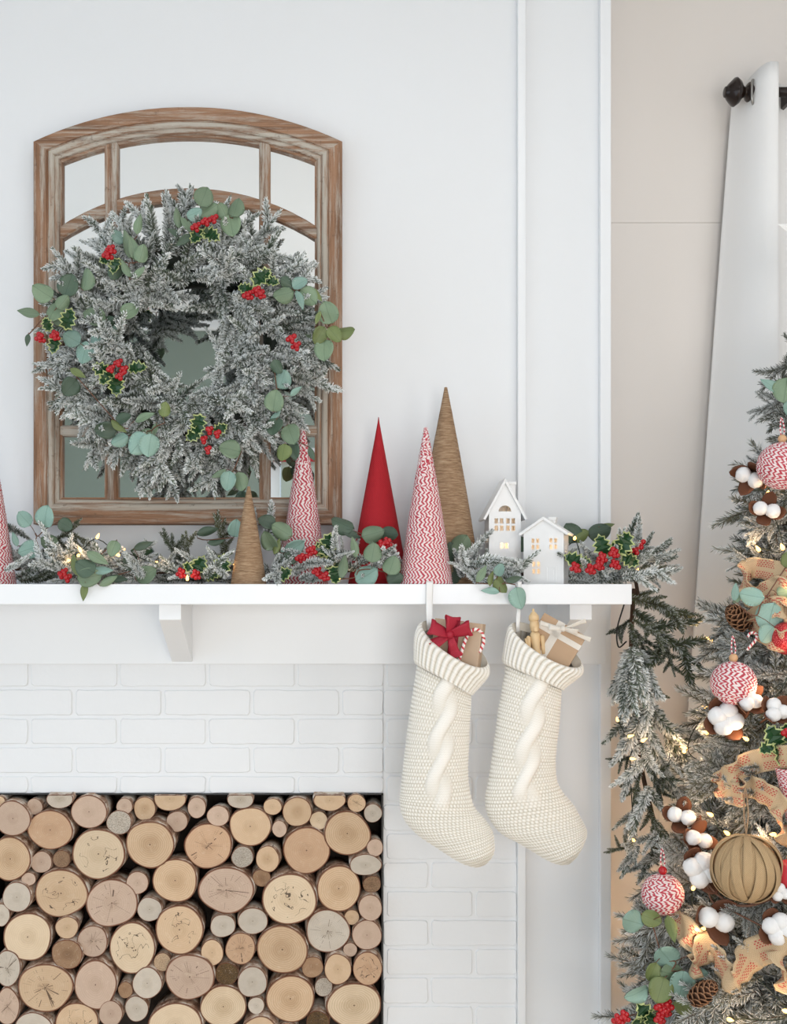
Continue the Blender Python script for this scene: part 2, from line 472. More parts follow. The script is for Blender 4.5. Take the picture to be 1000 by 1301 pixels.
o = MB().box(BW[0] + 0.02, BW[1] - 0.02, RYB + 0.055, RYB + 0.07, 1.87, 2.23).obj('roman_blind', plain('pale_blind', srgb(170, 182, 170), .8), bevel=0.004)
tag(o, 'pale green roman blind drawn up under the red valance', 'blind')
structure(MB().box(RX0, RX1, RYB, RYB + 0.05, ZT - 0.09, ZT).obj('trim_crown', M_trim, bevel=0.02))
window('window_6', Matrix.Translation((RX1, (RW[0] + RW[1]) / 2, (RW[2] + RW[3]) / 2)) @ Matrix.Rotation(-PI / 2, 4, 'Z'), RW[1] - RW[0] - .12, RW[3] - RW[2] - .12, 2, 3)  # frame of the window added for the warm fill
LW = [(-2.225, -0.875), (-3.525, -2.475)]
LZ0, LZ1 = 0.18, 2.42
w = MB()
ys = [RYB - 0.1, -3.525, -2.475, -2.225, -0.875, YR + 0.1]
for a, b in ((ys[0], ys[1]), (ys[2], ys[3]), (ys[4], ys[5])): w.box(RX0 - 0.1, RX0, a, b, 0, ZT)
for a, b in LW: w.box(RX0 - 0.1, RX0, a, b, 0, LZ0).box(RX0 - 0.1, RX0, a, b, LZ1, ZT)
structure(w.obj('wall_left', M_wall))
for i, (a, b) in enumerate(LW):
    window('window_%d' % (i + 2), Matrix.Translation((RX0, (a + b) / 2, (LZ0 + LZ1) / 2)) @ Matrix.Rotation(PI / 2, 4, 'Z'), b - a - .12, LZ1 - LZ0 - .12, 2, 3)
# vertical battens that frame the pilasters, full height
def trim(name, x0, x1, y0, z0, z1, bevel=0.0015):
    return structure(MB().box(x0, x1, y0, 0, z0, z1).obj(name, M_trim, bevel=bevel))
TY = -0.02
t1 = (P(658, 0, TY).x, P(668, 0, TY).x); t2 = (P(763, 0, TY).x, BR + 0.001)
trim('trim_1', t1[0], t1[1], TY, 0, ZT); trim('trim_2', t2[0], t2[1], TY, 0, ZT)
trim('trim_3', mir(t1[1]), mir(t1[0]), TY, 0, ZT); trim('trim_4', mir(t2[1]), mir(t2[0]), TY, 0, ZT)
ZF = P(0, 844, -0.027).z; ZSB = P(0, 768, -0.28).z; ZST = P(0, 742, -0.28).z
structure(MB().box(mir(P(770.5, 0, -0.027).x), P(770.5, 0, -0.027).x, -0.027, 0, ZF, ZSB + 0.001).obj('trim_frieze', M_trim, bevel=0.002))
# black steel edge of the firebox
w = MB()
w.box(OPX0, OPX1, -0.012, 0.1, OPZ - 0.003, OPZ).box(OPX1 - 0.004, OPX1, -0.012, 0.1, OPB, OPZ).box(OPX0, OPX0 + 0.004, -0.012, 0.1, OPB, OPZ)
structure(w.obj('trim_firebox', M_black))

# brick facing
SX = P(487, 0, -0.004).x
mort = MB()
gx = 0.0006
for a, b, z0, z1 in ((mir(t1[0]), OPX0, 0.02, ZF), (OPX1 + gx, t1[0], 0.02, ZF), (OPX0, OPX1 - gx, OPZ, ZF)):
    mort.box(a, b, -0.0045, 0, z0, z1)
brickwall = structure(mort.obj('wall_brick_facing', M_brick))
def brick_mesh(wd, h, seed):
    r = random.Random(seed)
    V = []; Fc = []
    rings = [(0.0, 0.0, 1.0), (0.0005, -0.0022, 1.0), (0.0017, -0.0034, 0.8)]
    pts = []
    c = 0.005
    def edge(a, b, n):
        for i in range(n):
            t = i / n; pts.append((a[0] + (b[0] - a[0]) * t, a[1] + (b[1] - a[1]) * t))
    hw, hh = wd / 2, h / 2
    nl = max(3, int(wd / 0.024))
    edge((-hw + c, -hh), (hw - c, -hh), nl); edge((hw - c, -hh), (hw, -hh + c), 1)
    edge((hw, -hh + c), (hw, hh - c), 3); edge((hw, hh - c), (hw - c, hh), 1)
    edge((hw - c, hh), (-hw + c, hh), nl); edge((-hw + c, hh), (-hw, hh - c), 1)
    edge((-hw, hh - c), (-hw, -hh + c), 3); edge((-hw, -hh + c), (-hw + c, -hh), 1)
    jit = [(r.uniform(-.0012, .0012), r.uniform(-.0013, .0013)) for _ in pts]
    n = len(pts)
    for ins, y, k in rings:
        for (x, z), (jx, jz) in zip(pts, jit):
            V.append((x - math.copysign(min(ins, abs(x)), x) + jx * k, y, z - math.copysign(min(ins, abs(z)), z) + jz * k))
    for q in range(len(rings) - 1):
        for i in range(n):
            Fc.append((q * n + i, q * n + (i + 1) % n, (q + 1) * n + (i + 1) % n, (q + 1) * n + i))
    Fc.append(tuple(range(2 * n, 3 * n)))
    me = mesh('brick', V, Fc, M_brick)
    return me
s0 = SC(-0.007)
full_w = 113 * s0 - 0.0088; bh = 36.6 * s0 - 0.0086
variants = [brick_mesh(full_w, bh, 100 + i) for i in range(7)]
def xw(px): return (px - XV) * s0
row = 0
zc_row = []
py = 856.0
while True:
    zc = ZC - (py - YV) * s0
    if zc < 0.05: break
    joint0 = 37.5 if row % 2 == 0 else 94.0
    k0 = -9
    for k in range(k0, 7):
        a = joint0 + 113 * k + random.uniform(-1, 1) * 0; b = a + 113
        xa, xb = xw(a) + 0.0044, xw(b) - 0.0044
        segs = [(xa, xb)]
        lo, hi = mir(t1[0]), t1[0]
        # split at the panel seams above the opening
        for sx in (SX, mir(SX)):
            new = []
            for p, q in segs:
                if p < sx - 0.0008 and q > sx + 0.0008: new += [(p, sx - 0.0007), (sx + 0.0007, q)]
                else: new.append((p, q))
            segs = new
        for p, q in segs:
            p, q = max(p, lo + 0.001), min(q, hi - 0.001)
            z0, z1 = zc - bh / 2, zc + bh / 2
            inside = p > OPX0 - 0.01 and q < OPX1 + 0.01
            if inside and z0 < OPZ:
                if z1 < OPZ + 0.008: continue
                z0 = OPZ + 0.0005
            if z1 > ZF - 0.001: z1 = ZF + 0.01
            if q - p < 0.012 or z1 - z0 < 0.008: continue
            isfull = abs((q - p) - full_w) < 0.002 and abs((z1 - z0) - bh) < 0.001
            me = random.choice(variants) if isfull else brick_mesh(q - p, z1 - z0, random.randint(0, 9999))
            Mx = Matrix.Translation(((p + q) / 2, -0.0042 - random.uniform(0, 0.0006), (z0 + z1) / 2)) @ Matrix.Rotation(random.uniform(-.003, .003), 4, 'Y')
            newobj('brick', me, brickwall, Mx)
    py += 36.6; row += 1

# ------------------------------------------------------------------ mantel shelf
SY = -0.28
SXR = P(803, 0, SY).x
shelf = thing('mantel_shelf', 'long white wooden mantel shelf carried on angled brackets', 'shelf', (AX, -0.14, ZSB))
MB().box(mir(SXR) + 0.02, SXR, SY, 0.0, ZSB, ZST).obj('shelf_board', M_trim, shelf, bevel=0.002)
BY = -0.25
for cx in (P(216, 0, BY).x, P(738, 0, BY).x, mir(P(738, 0, BY).x)):
    hw = 14.2 * SC(BY)
    zt = P(0, 787.5, BY).z; zb = P(0, 841, -0.03).z
    b = MB()
    prof = [(BY, ZSB), (BY, zt), (-0.027, zb), (-0.027, ZSB)]
    V = [(cx - hw, y, z) for y, z in prof] + [(cx + hw, y, z) for y, z in prof]
    b.add(V, [(0, 1, 2, 3), (7, 6, 5, 4)] + [(i, i + 4, (i + 1) % 4 + 4, (i + 1) % 4) for i in range(4)])
    b.obj('bracket', M_trim, shelf, bevel=0.0015)

# ------------------------------------------------------------------ arched mirror
def sweep(name, path, i0, i1, prof, wash, mat_, parent):
    """moulding profile (inset, height) along path[i0..i1] of a closed outline; ends mitred"""
    n = len(path); V = []; at = []; Fc = []
    m = len(prof)
    for i in range(i0, i1 + 1):
        p = path[i % n]; a = path[(i - 1) % n]; b = path[(i + 1) % n]
        d1 = (p - a).normalized(); d2 = (b - p).normalized()
        n1 = Vector((d1.y, -d1.x)); n2 = Vector((d2.y, -d2.x))
        mt = (n1 + n2).normalized(); mt = mt / max(0.3, mt.dot(n1))
        for (ins, h), ws in zip(prof, wash):
            q = p + mt * ins
            V.append((q.x, -h, q.y)); at.append(ws)
    for k in range(i1 - i0):
        for j in range(m):
            Fc.append((k * m + j, k * m + (j + 1) % m, (k + 1) * m + (j + 1) % m, (k + 1) * m + j))
    Fc.append(tuple(range(m))); b_ = (i1 - i0) * m; Fc.append(tuple(range(b_ + m - 1, b_ - 1, -1)))
    me = mesh(name, V, Fc, mat_, attrs={'wash': at})
    bm = bmesh.new(); bm.from_mesh(me); bmesh.ops.recalc_face_normals(bm, faces=bm.faces); bm.to_mesh(me); bm.free()
    return newobj(name, me, parent)
FY = -0.042
def Q(px, py, y=FY):
    v = P(px, py, y); return Vector((v.x, v.z))
def arc(xa, xb, yside, ytop, n, y=FY):
    """circular arc through both sides (yside) and the crown (ytop), px"""
    h = yside - ytop; c = (xb - xa) / 2; R = (c * c + h * h) / (2 * h); cy = ytop + R; cx = (xa + xb) / 2
    a0 = math.asin(c / R)
    return [Q(cx + R * math.sin(-a0 + 2 * a0 * i / n), cy - R * math.cos(-a0 + 2 * a0 * i / n), y) for i in range(n + 1)]
mirror = thing('arched_mirror', 'arched window-pane mirror in distressed brown wooden frame hung above mantel', 'mirror', P(238, 666, 0))
NA = 24
arcpts = arc(42, 435, 179, 135, NA)
path = [Q(42, 666)] + arcpts + [Q(435, 666)]          # clockwise seen from the room: inset points inwards
s4 = SC(FY)
prof = [(0, 0.001), (0, 0.038), (0.002, 0.042), (17 * s4, 0.042), (17.6 * s4, 0.038), (18.6 * s4, 0.038), (20 * s4, 0.040), (24 * s4, 0.039), (26 * s4, 0.036),
        (27 * s4, 0.032), (30 * s4, 0.031), (31.5 * s4, 0.029), (32.5 * s4, 0.024), (35 * s4, 0.022), (35 * s4, 0.001)]
wash = [0.1, 0.1, 0.2, 0.22, 0.4, 0.5, 0.85, 0.8, 0.6, 0.55, 0.85, 0.6, 0.3, 0.2, 0.2]
sweep('stile', path, 0, 1, prof, wash, M_woodV, mirror)
sweep('arched_top_rail', path, 1, NA + 1, prof, wash, M_woodH, mirror)
sweep('stile', path, NA + 1, NA + 2, prof, wash, M_woodV, mirror)
sweep('bottom_rail', path, NA + 2, NA + 3, prof, wash, M_woodH, mirror)
def bar(name, poly, mat_, y0, y1, wsh):
    n = len(poly) // 2                        # quad strip: upper edge then lower edge
    V = []; Fc = []; at = []
    top, bot = poly[:n], poly[n:]
    for t_, b_ in zip(top, bot):
        d = (b_ - t_) * 0.14
        for q, y in ((t_, y0), (t_, y1 + 0.004), (t_ + d, y1), (b_ - d, y1), (b_, y1 + 0.004), (b_, y0)):
            V.append((q.x, y, q.y)); at.append(wsh)
    for k in range(n - 1):
        for j in range(6): Fc.append((k * 6 + j, k * 6 + (j + 1) % 6, (k + 1) * 6 + (j + 1) % 6, (k + 1) * 6 + j))
    Fc.append(tuple(range(6))); Fc.append(tuple(range((n - 1) * 6 + 5, (n - 1) * 6 - 1, -1)))
    me = mesh(name, V, Fc, mat_, attrs={'wash': at})
    bm = bmesh.new(); bm.from_mesh(me); bmesh.ops.recalc_face_normals(bm, faces=bm.faces); bm.to_mesh(me); bm.free()
    return newobj(name, me, mirror)
GY = -0.010; MY = -0.026
def vx(x0, x1, ya, yb): bar('muntin', [Q(x0, ya, MY), Q(x0, yb, MY), Q(x1, ya, MY), Q(x1, yb, MY)], M_woodV, GY, MY, 0.45)
vx(132.5, 150, 172, 638); vx(329, 343.5, 172, 638)
bar('muntin', arc(72, 406, 289, 238, 18, MY) + arc(72, 406, 307, 256, 18, MY), M_woodH, GY, MY + 0.0015, 0.3)
bar('muntin', [Q(74, 540, MY), Q(406, 540, MY), Q(74, 553.5, MY), Q(406, 553.5, MY)], M_woodH, GY, MY + 0.001, 0.75)
# panes: three columns by three rows, each a sheet of silvered glass
def arch_y(px, xa, xb, yside, ytop):
    h = yside - ytop; c = (xb - xa) / 2; R = (c * c + h * h) / (2 * h); cx = (xa + xb) / 2
    return ytop + R - math.sqrt(max(0, R * R - (px - cx) ** 2))
for xa, xb in ((70, 141), (141, 336), (336, 409)):
    N_ = 8
    xs = [xa + (xb - xa) * i / N_ for i in range(N_ + 1)]
    up = [arch_y(x, 42, 435, 179, 135) + 28 for x in xs]
    mid = [arch_y(x, 72, 406, 298, 247) for x in xs]
    for top, bot in ((up, mid), (mid, [547] * 9), ([547] * 9, [640] * 9)):
        poly = [Q(x, y, GY) for x, y in zip(xs, top)] + [Q(x, y, GY) for x, y in reversed(list(zip(xs, bot)))]
        poly = [((p.x), (p.y)) for p in poly]
        MB().prism(poly, GY + 0.004, GY).obj('pane', M_mirror, mirror)
MB().prism([(p.x, p.y) for p in path], -0.001, -0.006).obj('backing_board', M_dark, mirror)

# ------------------------------------------------------------------ plant pieces
def twig_mesh(name, L, nl, n, frost, seed, mat_, curve=0.12, side=0, rad=0.0009, spread=(68, 24)):
    r = np.random.default_rng(seed)
    V = []; Fc = []; fr = []; mi = []
    def axis(t, cv):
        return np.array([cv[0] * t * t, cv[1] * t * t, t])
    def stem(base, M3, L_, nl_, n_, cv):
        pts = [base + M3 @ (axis(t, cv) * L_) for t in np.linspace(0, 1, 7)]
        b = len(V)
        for i, p in enumerate(pts):
            rr = 0.0022 * (1 - 0.6 * i / 6)
            for k in range(4):
                a = PI / 2 * k
                V.append(p + M3 @ np.array([rr * math.cos(a), rr * math.sin(a), 0])); fr.append(frost * 0.35)
        for i in range(6):
            for k in range(4): Fc.append((b + i * 4 + k, b + i * 4 + (k + 1) % 4, b + i * 4 + 4 + (k + 1) % 4, b + i * 4 + 4 + k)); mi.append(1)
        for i in range(n_):
            t = (i + r.random()) / n_
            p = base + M3 @ (axis(t, cv) * L_)
            d = np.array([2 * cv[0] * t, 2 * cv[1] * t, 1.0]); d /= np.linalg.norm(d)
            a = i * 2.39996 + r.normal() * 0.3
            al = math.radians(spread[0] + (spread[1] - spread[0]) * t ** 1.5 + r.normal() * 9)
            rd = np.array([math.cos(a), math.sin(a), 0.0]); rd -= d * rd.dot(d); rd /= np.linalg.norm(rd)
            nd = d * math.cos(al) + rd * math.sin(al)
            ln = nl_ * (0.75 + 0.45 * r.random()) * (1 - 0.45 * t ** 2) * min(1, 0.55 + t * 4)
            s1 = np.cross(nd, d); s1 /= np.linalg.norm(s1) + 1e-9; s2 = np.cross(nd, s1)
            b = len(V)
            g_ = r.random() < 0.78 * frost + .12; f0 = frost * (0.03 + 0.25 * r.random()); f1 = min(1.0, (0.75 + .6 * r.random()) * frost ** .4) if g_ else frost * .3 * r.random()
            for k in range(3):
                q = 2 * PI * k / 3
                V.append(p + M3 @ (s1 * math.cos(q) * rad + s2 * math.sin(q) * rad)); fr.append(f0)
            for k in range(3):
                q = 2 * PI * k / 3
                V.append(p + M3 @ (nd * ln * .75 + s1 * math.cos(q) * rad * .9 + s2 * math.sin(q) * rad * .9)); fr.append(f0 * .2 + f1 * .8)
            V.append(p + M3 @ (nd * ln)); fr.append(f1)
            for k in range(3):
                k2 = (k + 1) % 3
                Fc.append((b + k, b + k2, b + 3 + k2, b + 3 + k)); mi.append(0)
                Fc.append((b + 3 + k, b + 3 + k2, b + 6)); mi.append(0)
    I3 = np.eye(3)
    cv = (r.normal() * curve, r.normal() * curve)
    stem(np.zeros(3), I3, L, nl, n, cv)
    for s in range(side):
        t = 0.25 + 0.55 * (s + r.random() * 0.5) / max(1, side)
        base = axis(t, cv) * L
        az = (0 if s % 2 == 0 else PI) + r.normal() * 0.6
        al = math.radians(42 + r.normal() * 8)
        z = np.array([math.sin(al) * math.cos(az), math.sin(al) * math.sin(az), math.cos(al)])
        x = np.cross([0, 1.0, 0.1], z); x /= np.linalg.norm(x); y = np.cross(z, x)
        f = 0.62 * (1 - 0.5 * t)
        stem(base, np.stack([x, y, z], 1), L * f, nl * 0.95, int(n * f), (r.normal() * curve, r.normal() * curve))
    return mesh(name, V, Fc, [mat_, M_twigwood], mi, attrs={'frost': fr})

TW = [twig_mesh('twig', 0.092, 0.0165, 290, 0.95, 11 + i, M_needle, 0.12, rad=.0013) for i in range(4)] + \
     [twig_mesh('twig', 0.105, 0.0165, 290, 0.6, 31 + i, M_needle, 0.12, rad=.0013) for i in range(3)]
TWS = [twig_mesh('twig', 0.12, 0.0155, 290, 0.85, 51 + i, M_needle, 0.15, side=3, rad=.0013) for i in range(3)]
TWG = [twig_mesh('twig', 0.15, 0.0155, 420, 0.3, 71 + i, M_needleG, 0.2, side=4, rad=.0011) for i in range(3)]

def leaf_geo(wd, ln, cup, point, seed):
    r = random.Random(seed)
    V = []; uv = []; Fc = []
    NY, NX = 9, 3
    for i in range(NY + 1):
        t = i / NY
        hw = wd / 2 * (math.sin(PI * min(1, t ** 0.8)) ** (0.55 if not point else 0.9))
        if i == 0: hw = wd * 0.03
        if i == NY: hw = wd * 0.02
        for k in range(-NX, NX + 1):
            u = k / NX
            x = hw * u
            y = cup * (x / (wd / 2)) ** 2 * wd * 0.5 - cup * ln * 0.35 * (t - 0.4) ** 2 + 0.02 * wd * math.sin(t * 7 + u * 3 + seed)
            V.append((x, y, ln * t)); uv.append((u * hw / (wd / 2), t))
    m = 2 * NX + 1
    for i in range(NY):
        for k in range(m - 1): Fc.append((i * m + k, i * m + k + 1, (i + 1) * m + k + 1, (i + 1) * m + k))
    nv = len(V); th = 0.0009
    V2 = V + [(x, y + th, z) for x, y, z in V]
    F2 = Fc + [tuple(nv + i for i in reversed(f)) for f in Fc]
    rim = [k for k in range(m)] + [i * m + m - 1 for i in range(1, NY + 1)] + [NY * m + k for k in range(m - 2, -1, -1)] + [i * m for i in range(NY - 1, 0, -1)]
    for i in range(len(rim)):
        a, b = rim[i], rim[(i + 1) % len(rim)]
        F2.append((b, a, a + nv, b + nv))
    return V2, F2, uv + uv
LEAF = {}
for ti in range(4):
    for kind, (wd, point, cup) in enumerate(((0.92, False, 0.25), (0.78, False, 0.5), (0.42, True, 0.4))):
        for k in range(2):
            V, Fc, uv = leaf_geo(wd, 1.0, cup * (1 if k else -0.8), point, k * 5 + ti)
            LEAF[ti, kind, k] = mesh('leaf', V, Fc, M_leaf[ti], smooth=True, uv=uv)
def holly_mesh(seed):
    # spiny outline with a cream rim, folded along the midrib
    half = [(0.03, 0.0), (0.10, 0.08), (0.30, 0.10), (0.20, 0.26), (0.40, 0.36), (0.24, 0.50), (0.38, 0.63), (0.19, 0.72), (0.22, 0.86), (0.08, 0.88), (0.0, 1.0)]
    out = half + [(-x, z) for x, z in reversed(half[:-1])]
    V = []; Fc = []; mi = []
    def y(x, z): return -abs(x) * 0.45 + 0.12 * (z - 0.5) ** 2 + (0.05 * math.sin(z * 19 + seed))
    n = len(out)
    for sc in (1.0, 0.80):
        for x, z in out:
            xx = x * sc; zz = 0.5 + (z - 0.5) * (1 if sc == 1 else 0.86); V.append((xx, y(xx, zz), zz))
    for i in range(n): Fc.append((i, (i + 1) % n, n + (i + 1) % n, n + i)); mi.append(1)
    spine = [0.1, 0.3, 0.5, 0.7, 0.9]
    b = len(V)
    for z in spine: V.append((0, y(0, z), z))
    for i in range(n):
        a1, a2 = n + i, n + (i + 1) % n
        zi = (V[a1][2] + V[a2][2]) / 2
        k = min(range(5), key=lambda q: abs(spine[q] - zi))
        Fc.append((a1, a2, b + k)); mi.append(0)
    h = n // 2
    for i in range(4): pass
    nv = len(V)
    V2 = V + [(x, y_ + 0.02, z) for x, y_, z in V]
    F2 = Fc + [tuple(nv + q for q in reversed(f)) for f in Fc]; m2 = mi + mi
    for i in range(n): F2.append(((i + 1) % n, i, i + nv, (i + 1) % n + nv)); m2.append(1)
    me = mesh('holly_leaf', V2, F2, [M_holly, M_hollyrim], m2)
    bm = bmesh.new(); bm.from_mesh(me)
    bmesh.ops.holes_fill(bm, edges=[e for e in bm.edges if e.is_boundary], sides=8)
    bmesh.ops.recalc_face_normals(bm, faces=bm.faces); bm.to_mesh(me); bm.free()
    return me
HOLLY = [holly_mesh(i) for i in range(3)]
def sphere_geo(r, nu=14, nv=9):
    return lathe_geo([(max(1e-5, r * math.sin(PI * i / nv)), -r * math.cos(PI * i / nv)) for i in range(nv + 1)], nu)
V, Fc = sphere_geo(0.0056, 12, 8)
BERRY = mesh('berry', V, Fc, M_berry, smooth=True)
V, Fc = lathe_geo([(0.0004, 0.0), (0.0042, 0.001), (0.0050, 0.006), (0.0042, 0.011), (0.0024, 0.017), (0.0003, 0.022)], 10)
BULB = mesh('bulb', V, Fc, M_bulb, smooth=True)

RNG = random.Random(3)
def add_leaf(parent, p, size, ang, tone, kind=0, tilt=None, name='leaf'):
    """ang: screen direction of the leaf tip in degrees, 0 = up, clockwise"""
    a = math.radians(ang)
    d = Vector((math.sin(a), RNG.uniform(-.35, .15), math.cos(a)))
    nrm = Vector((RNG.uniform(-.45, .45), -1, RNG.uniform(-.35, .5)))
    if tilt: nrm = Vector(tilt)
    dn = d.normalized()
    M = frame(d, nrm, p - dn * size * 0.5, size)
    return newobj(name, LEAF[tone, kind, RNG.randint(0, 1)], parent, M)
def add_sprig(parent, leaves, y, sub=True):
    """eucalyptus sprig: a stem through the leaf bases with leaves as its pieces; leaves = (px, py, size px, angle, tone, kind)"""
    s = SC(y)
    bases = []
    dat = []
    for (px, py, sz, ang, tone, kind) in leaves:
        p = P(px, py, y + RNG.uniform(-0.012, 0.012)); a = math.radians(ang)
        base = p - Vector((math.sin(a), 0, math.cos(a))) * sz * s * 0.5
        bases.append(base); dat.append((p, sz * s, ang, tone, kind))
    c = sum(bases, Vector()) / len(bases)
    # order along main spread direction
    if len(bases) > 1:
        far = max(bases, key=lambda b: (b - c).length); dr = (far - c).normalized() if (far - c).length > 1e-4 else Vector((1, 0, 0))
        order = sorted(bases, key=lambda b: (b - c).dot(dr))
        pts = [c + dr * (b - c).dot(dr) + ((b - c) - dr * (b - c).dot(dr)) * 0.25 + Vector((0, 0.008, 0)) for b in order]
    else:
        pts = [bases[0] + Vector((0.01, 0.02, 0.01)), bases[0]]
    m = MB()
    if len(pts) > 1: m.tube(spline(pts, 4 * len(pts)), 0.0013, 5)
    for b in bases:
        q = min(pts, key=lambda t: (t - b).length); m.tube([q, (q + b) / 2 + Vector((0, 0, .002)), b + (b - q) * 0.05 + Vector((.0004, 0, 0))], 0.0008, 4)
    st = m.obj('eucalyptus_sprig', M_stem, parent, smooth=True)
    for p, sz, ang, tone, kind in dat: add_leaf(st, p, sz, ang, tone, kind)
    return st
def add_holly(parent, hl, bl, y, n=7, spread=0.010):
    """holly pick: hl = leaves (px, py, size px, angle), bl = berry cluster centres (px, py)"""
    allp = [(a[0], a[1]) for a in hl] + list(bl)
    cx = sum(a[0] for a in allp) / len(allp); cy = sum(a[1] for a in allp) / len(allp)
    c = P(cx, cy, y + 0.015)
    m = MB()
    for (px, py) in bl: m.tube([c, (c + P(px, py, y)) / 2 + Vector((0, .004, .002)), P(px, py, y)], 0.0009, 4)
    m.tube([c, c + Vector((0.004, 0.02, -0.004)), c + Vector((0.005, 0.035, -0.008))], 0.0012, 5)
    st = m.obj('holly_sprig', M_stem, parent, smooth=True)
    for (px, py, sz, ang) in hl:
        a = math.radians(ang); s = sz * SC(y)
        d = Vector((math.sin(a), RNG.uniform(-.3, .1), math.cos(a))); p = P(px, py, y + 0.004)
        newobj('holly_leaf', RNG.choice(HOLLY), st, frame(d, (RNG.uniform(-.4, .4), -1, RNG.uniform(-.2, .4)), p - d.normalized() * s * .5, s))
    for (px, py) in bl:
        for i in range(n):
            a = i * 2.4; rr = spread * math.sqrt(i / n)
            q = P(px, py, y - 0.008) + Vector((rr * math.cos(a), -0.004 * (1 - i / n) + RNG.uniform(-.003, .003), rr * math.sin(a)))
            newobj('berry', BERRY, st, Matrix.Translation(q) @ Matrix.Scale(RNG.uniform(.88, 1.1), 4))
    return st
def add_bulb(parent, p, d=None, s=0.72, glow=0.0):
    d = d or Vector((RNG.uniform(-1, 1), -0.8, RNG.uniform(-.3, 1)))
    o = newobj('bulb', BULB, parent, frame(d, None, p, s))
    if glow:
        ld = bpy.data.lights.new('bulb_glow', 'POINT'); ld.energy = glow; ld.color = (1.0, 0.66, 0.38); ld.shadow_soft_size = 0.012
        lo = bpy.data.objects.new('bulb_glow', ld); col.objects.link(lo); place(lo, o, Matrix.Translation(p + d.normalized() * .03))
    return o

# ------------------------------------------------------------------ wreath
WY = -0.135
wc = P(236, 432, WY)
wreath = thing('wreath', 'round frosted pine wreath with eucalyptus and red berries hung on mirror', 'wreath', wc + Vector((0, 0.07, -0.33)))
s = SC(WY)
rm = 112 * s
ring = [wc + Vector((rm * math.cos(2 * PI * i / 60), 0.045, rm * math.sin(2 * PI * i / 60))) for i in range(61)]
MB().tube(ring, 0.026, 10, cap=False).obj('wreath_ring', M_wire, wreath, smooth=True)
MB().tube([wc + Vector((0, 0.072, 0.18)), wc + Vector((0, 0.078, 0.27)), wc + Vector((0, 0.084, 0.36))], 0.003, 6).obj('hanging_cord', M_wire, wreath)
R2 = random.Random(21)
def in_hole(p):
    q = p - wc; return (q.x * q.x / (48 * s) ** 2 + (q.z - 8 * s) ** 2 / (33 * s) ** 2) < 1
cnt = 0
layers = [  # n, base radius px, outward, tangential, forward, base depth
    (84, 128, 0.95, 0.35, 0.22, 0.030), (86, 108, 0.72, 0.55, 0.60, -0.005), (66, 84, 0.30, 0.75, 0.75, -0.015), (50, 78, -0.5, 0.8, 0.45, 0.010)]
for n, br, ou, ta, fw, bd in layers:
    for i in range(n):
        a = 2 * PI * (i + R2.random()) / n
        er = Vector((math.cos(a), 0, math.sin(a))); et = Vector((math.sin(a), 0, -math.cos(a)))     # clockwise sweep
        base = wc + er * (br + R2.uniform(-16, 16)) * s + Vector((0, bd + R2.uniform(-.015, .015), 0))
        d = er * (ou + R2.uniform(-.25, .25)) + et * ta * R2.choice((1, 1, -0.6)) * R2.uniform(.2, 1.2) + Vector((0, -fw * R2.uniform(.3, 1.1), 0)) + Vector((0, 0, -0.18))
        L = R2.uniform(.85, 1.2)
        d.normalize()
        tip = base + d * 0.1 * L
        if in_hole(tip) or in_hole(base + d * .05 * L) or in_hole(base + d * .075 * L):
            continue
        rr = (tip - wc); rad = math.hypot(rr.x, rr.z) / s
        if rad > 196: L *= 0.82
        me = R2.choice(TW if R2.random() < 0.75 else TWS)
        newobj('twig', me, wreath, frame(d, None, base, L, R2.uniform(0, 6)))
        cnt += 1
EY = -0.225
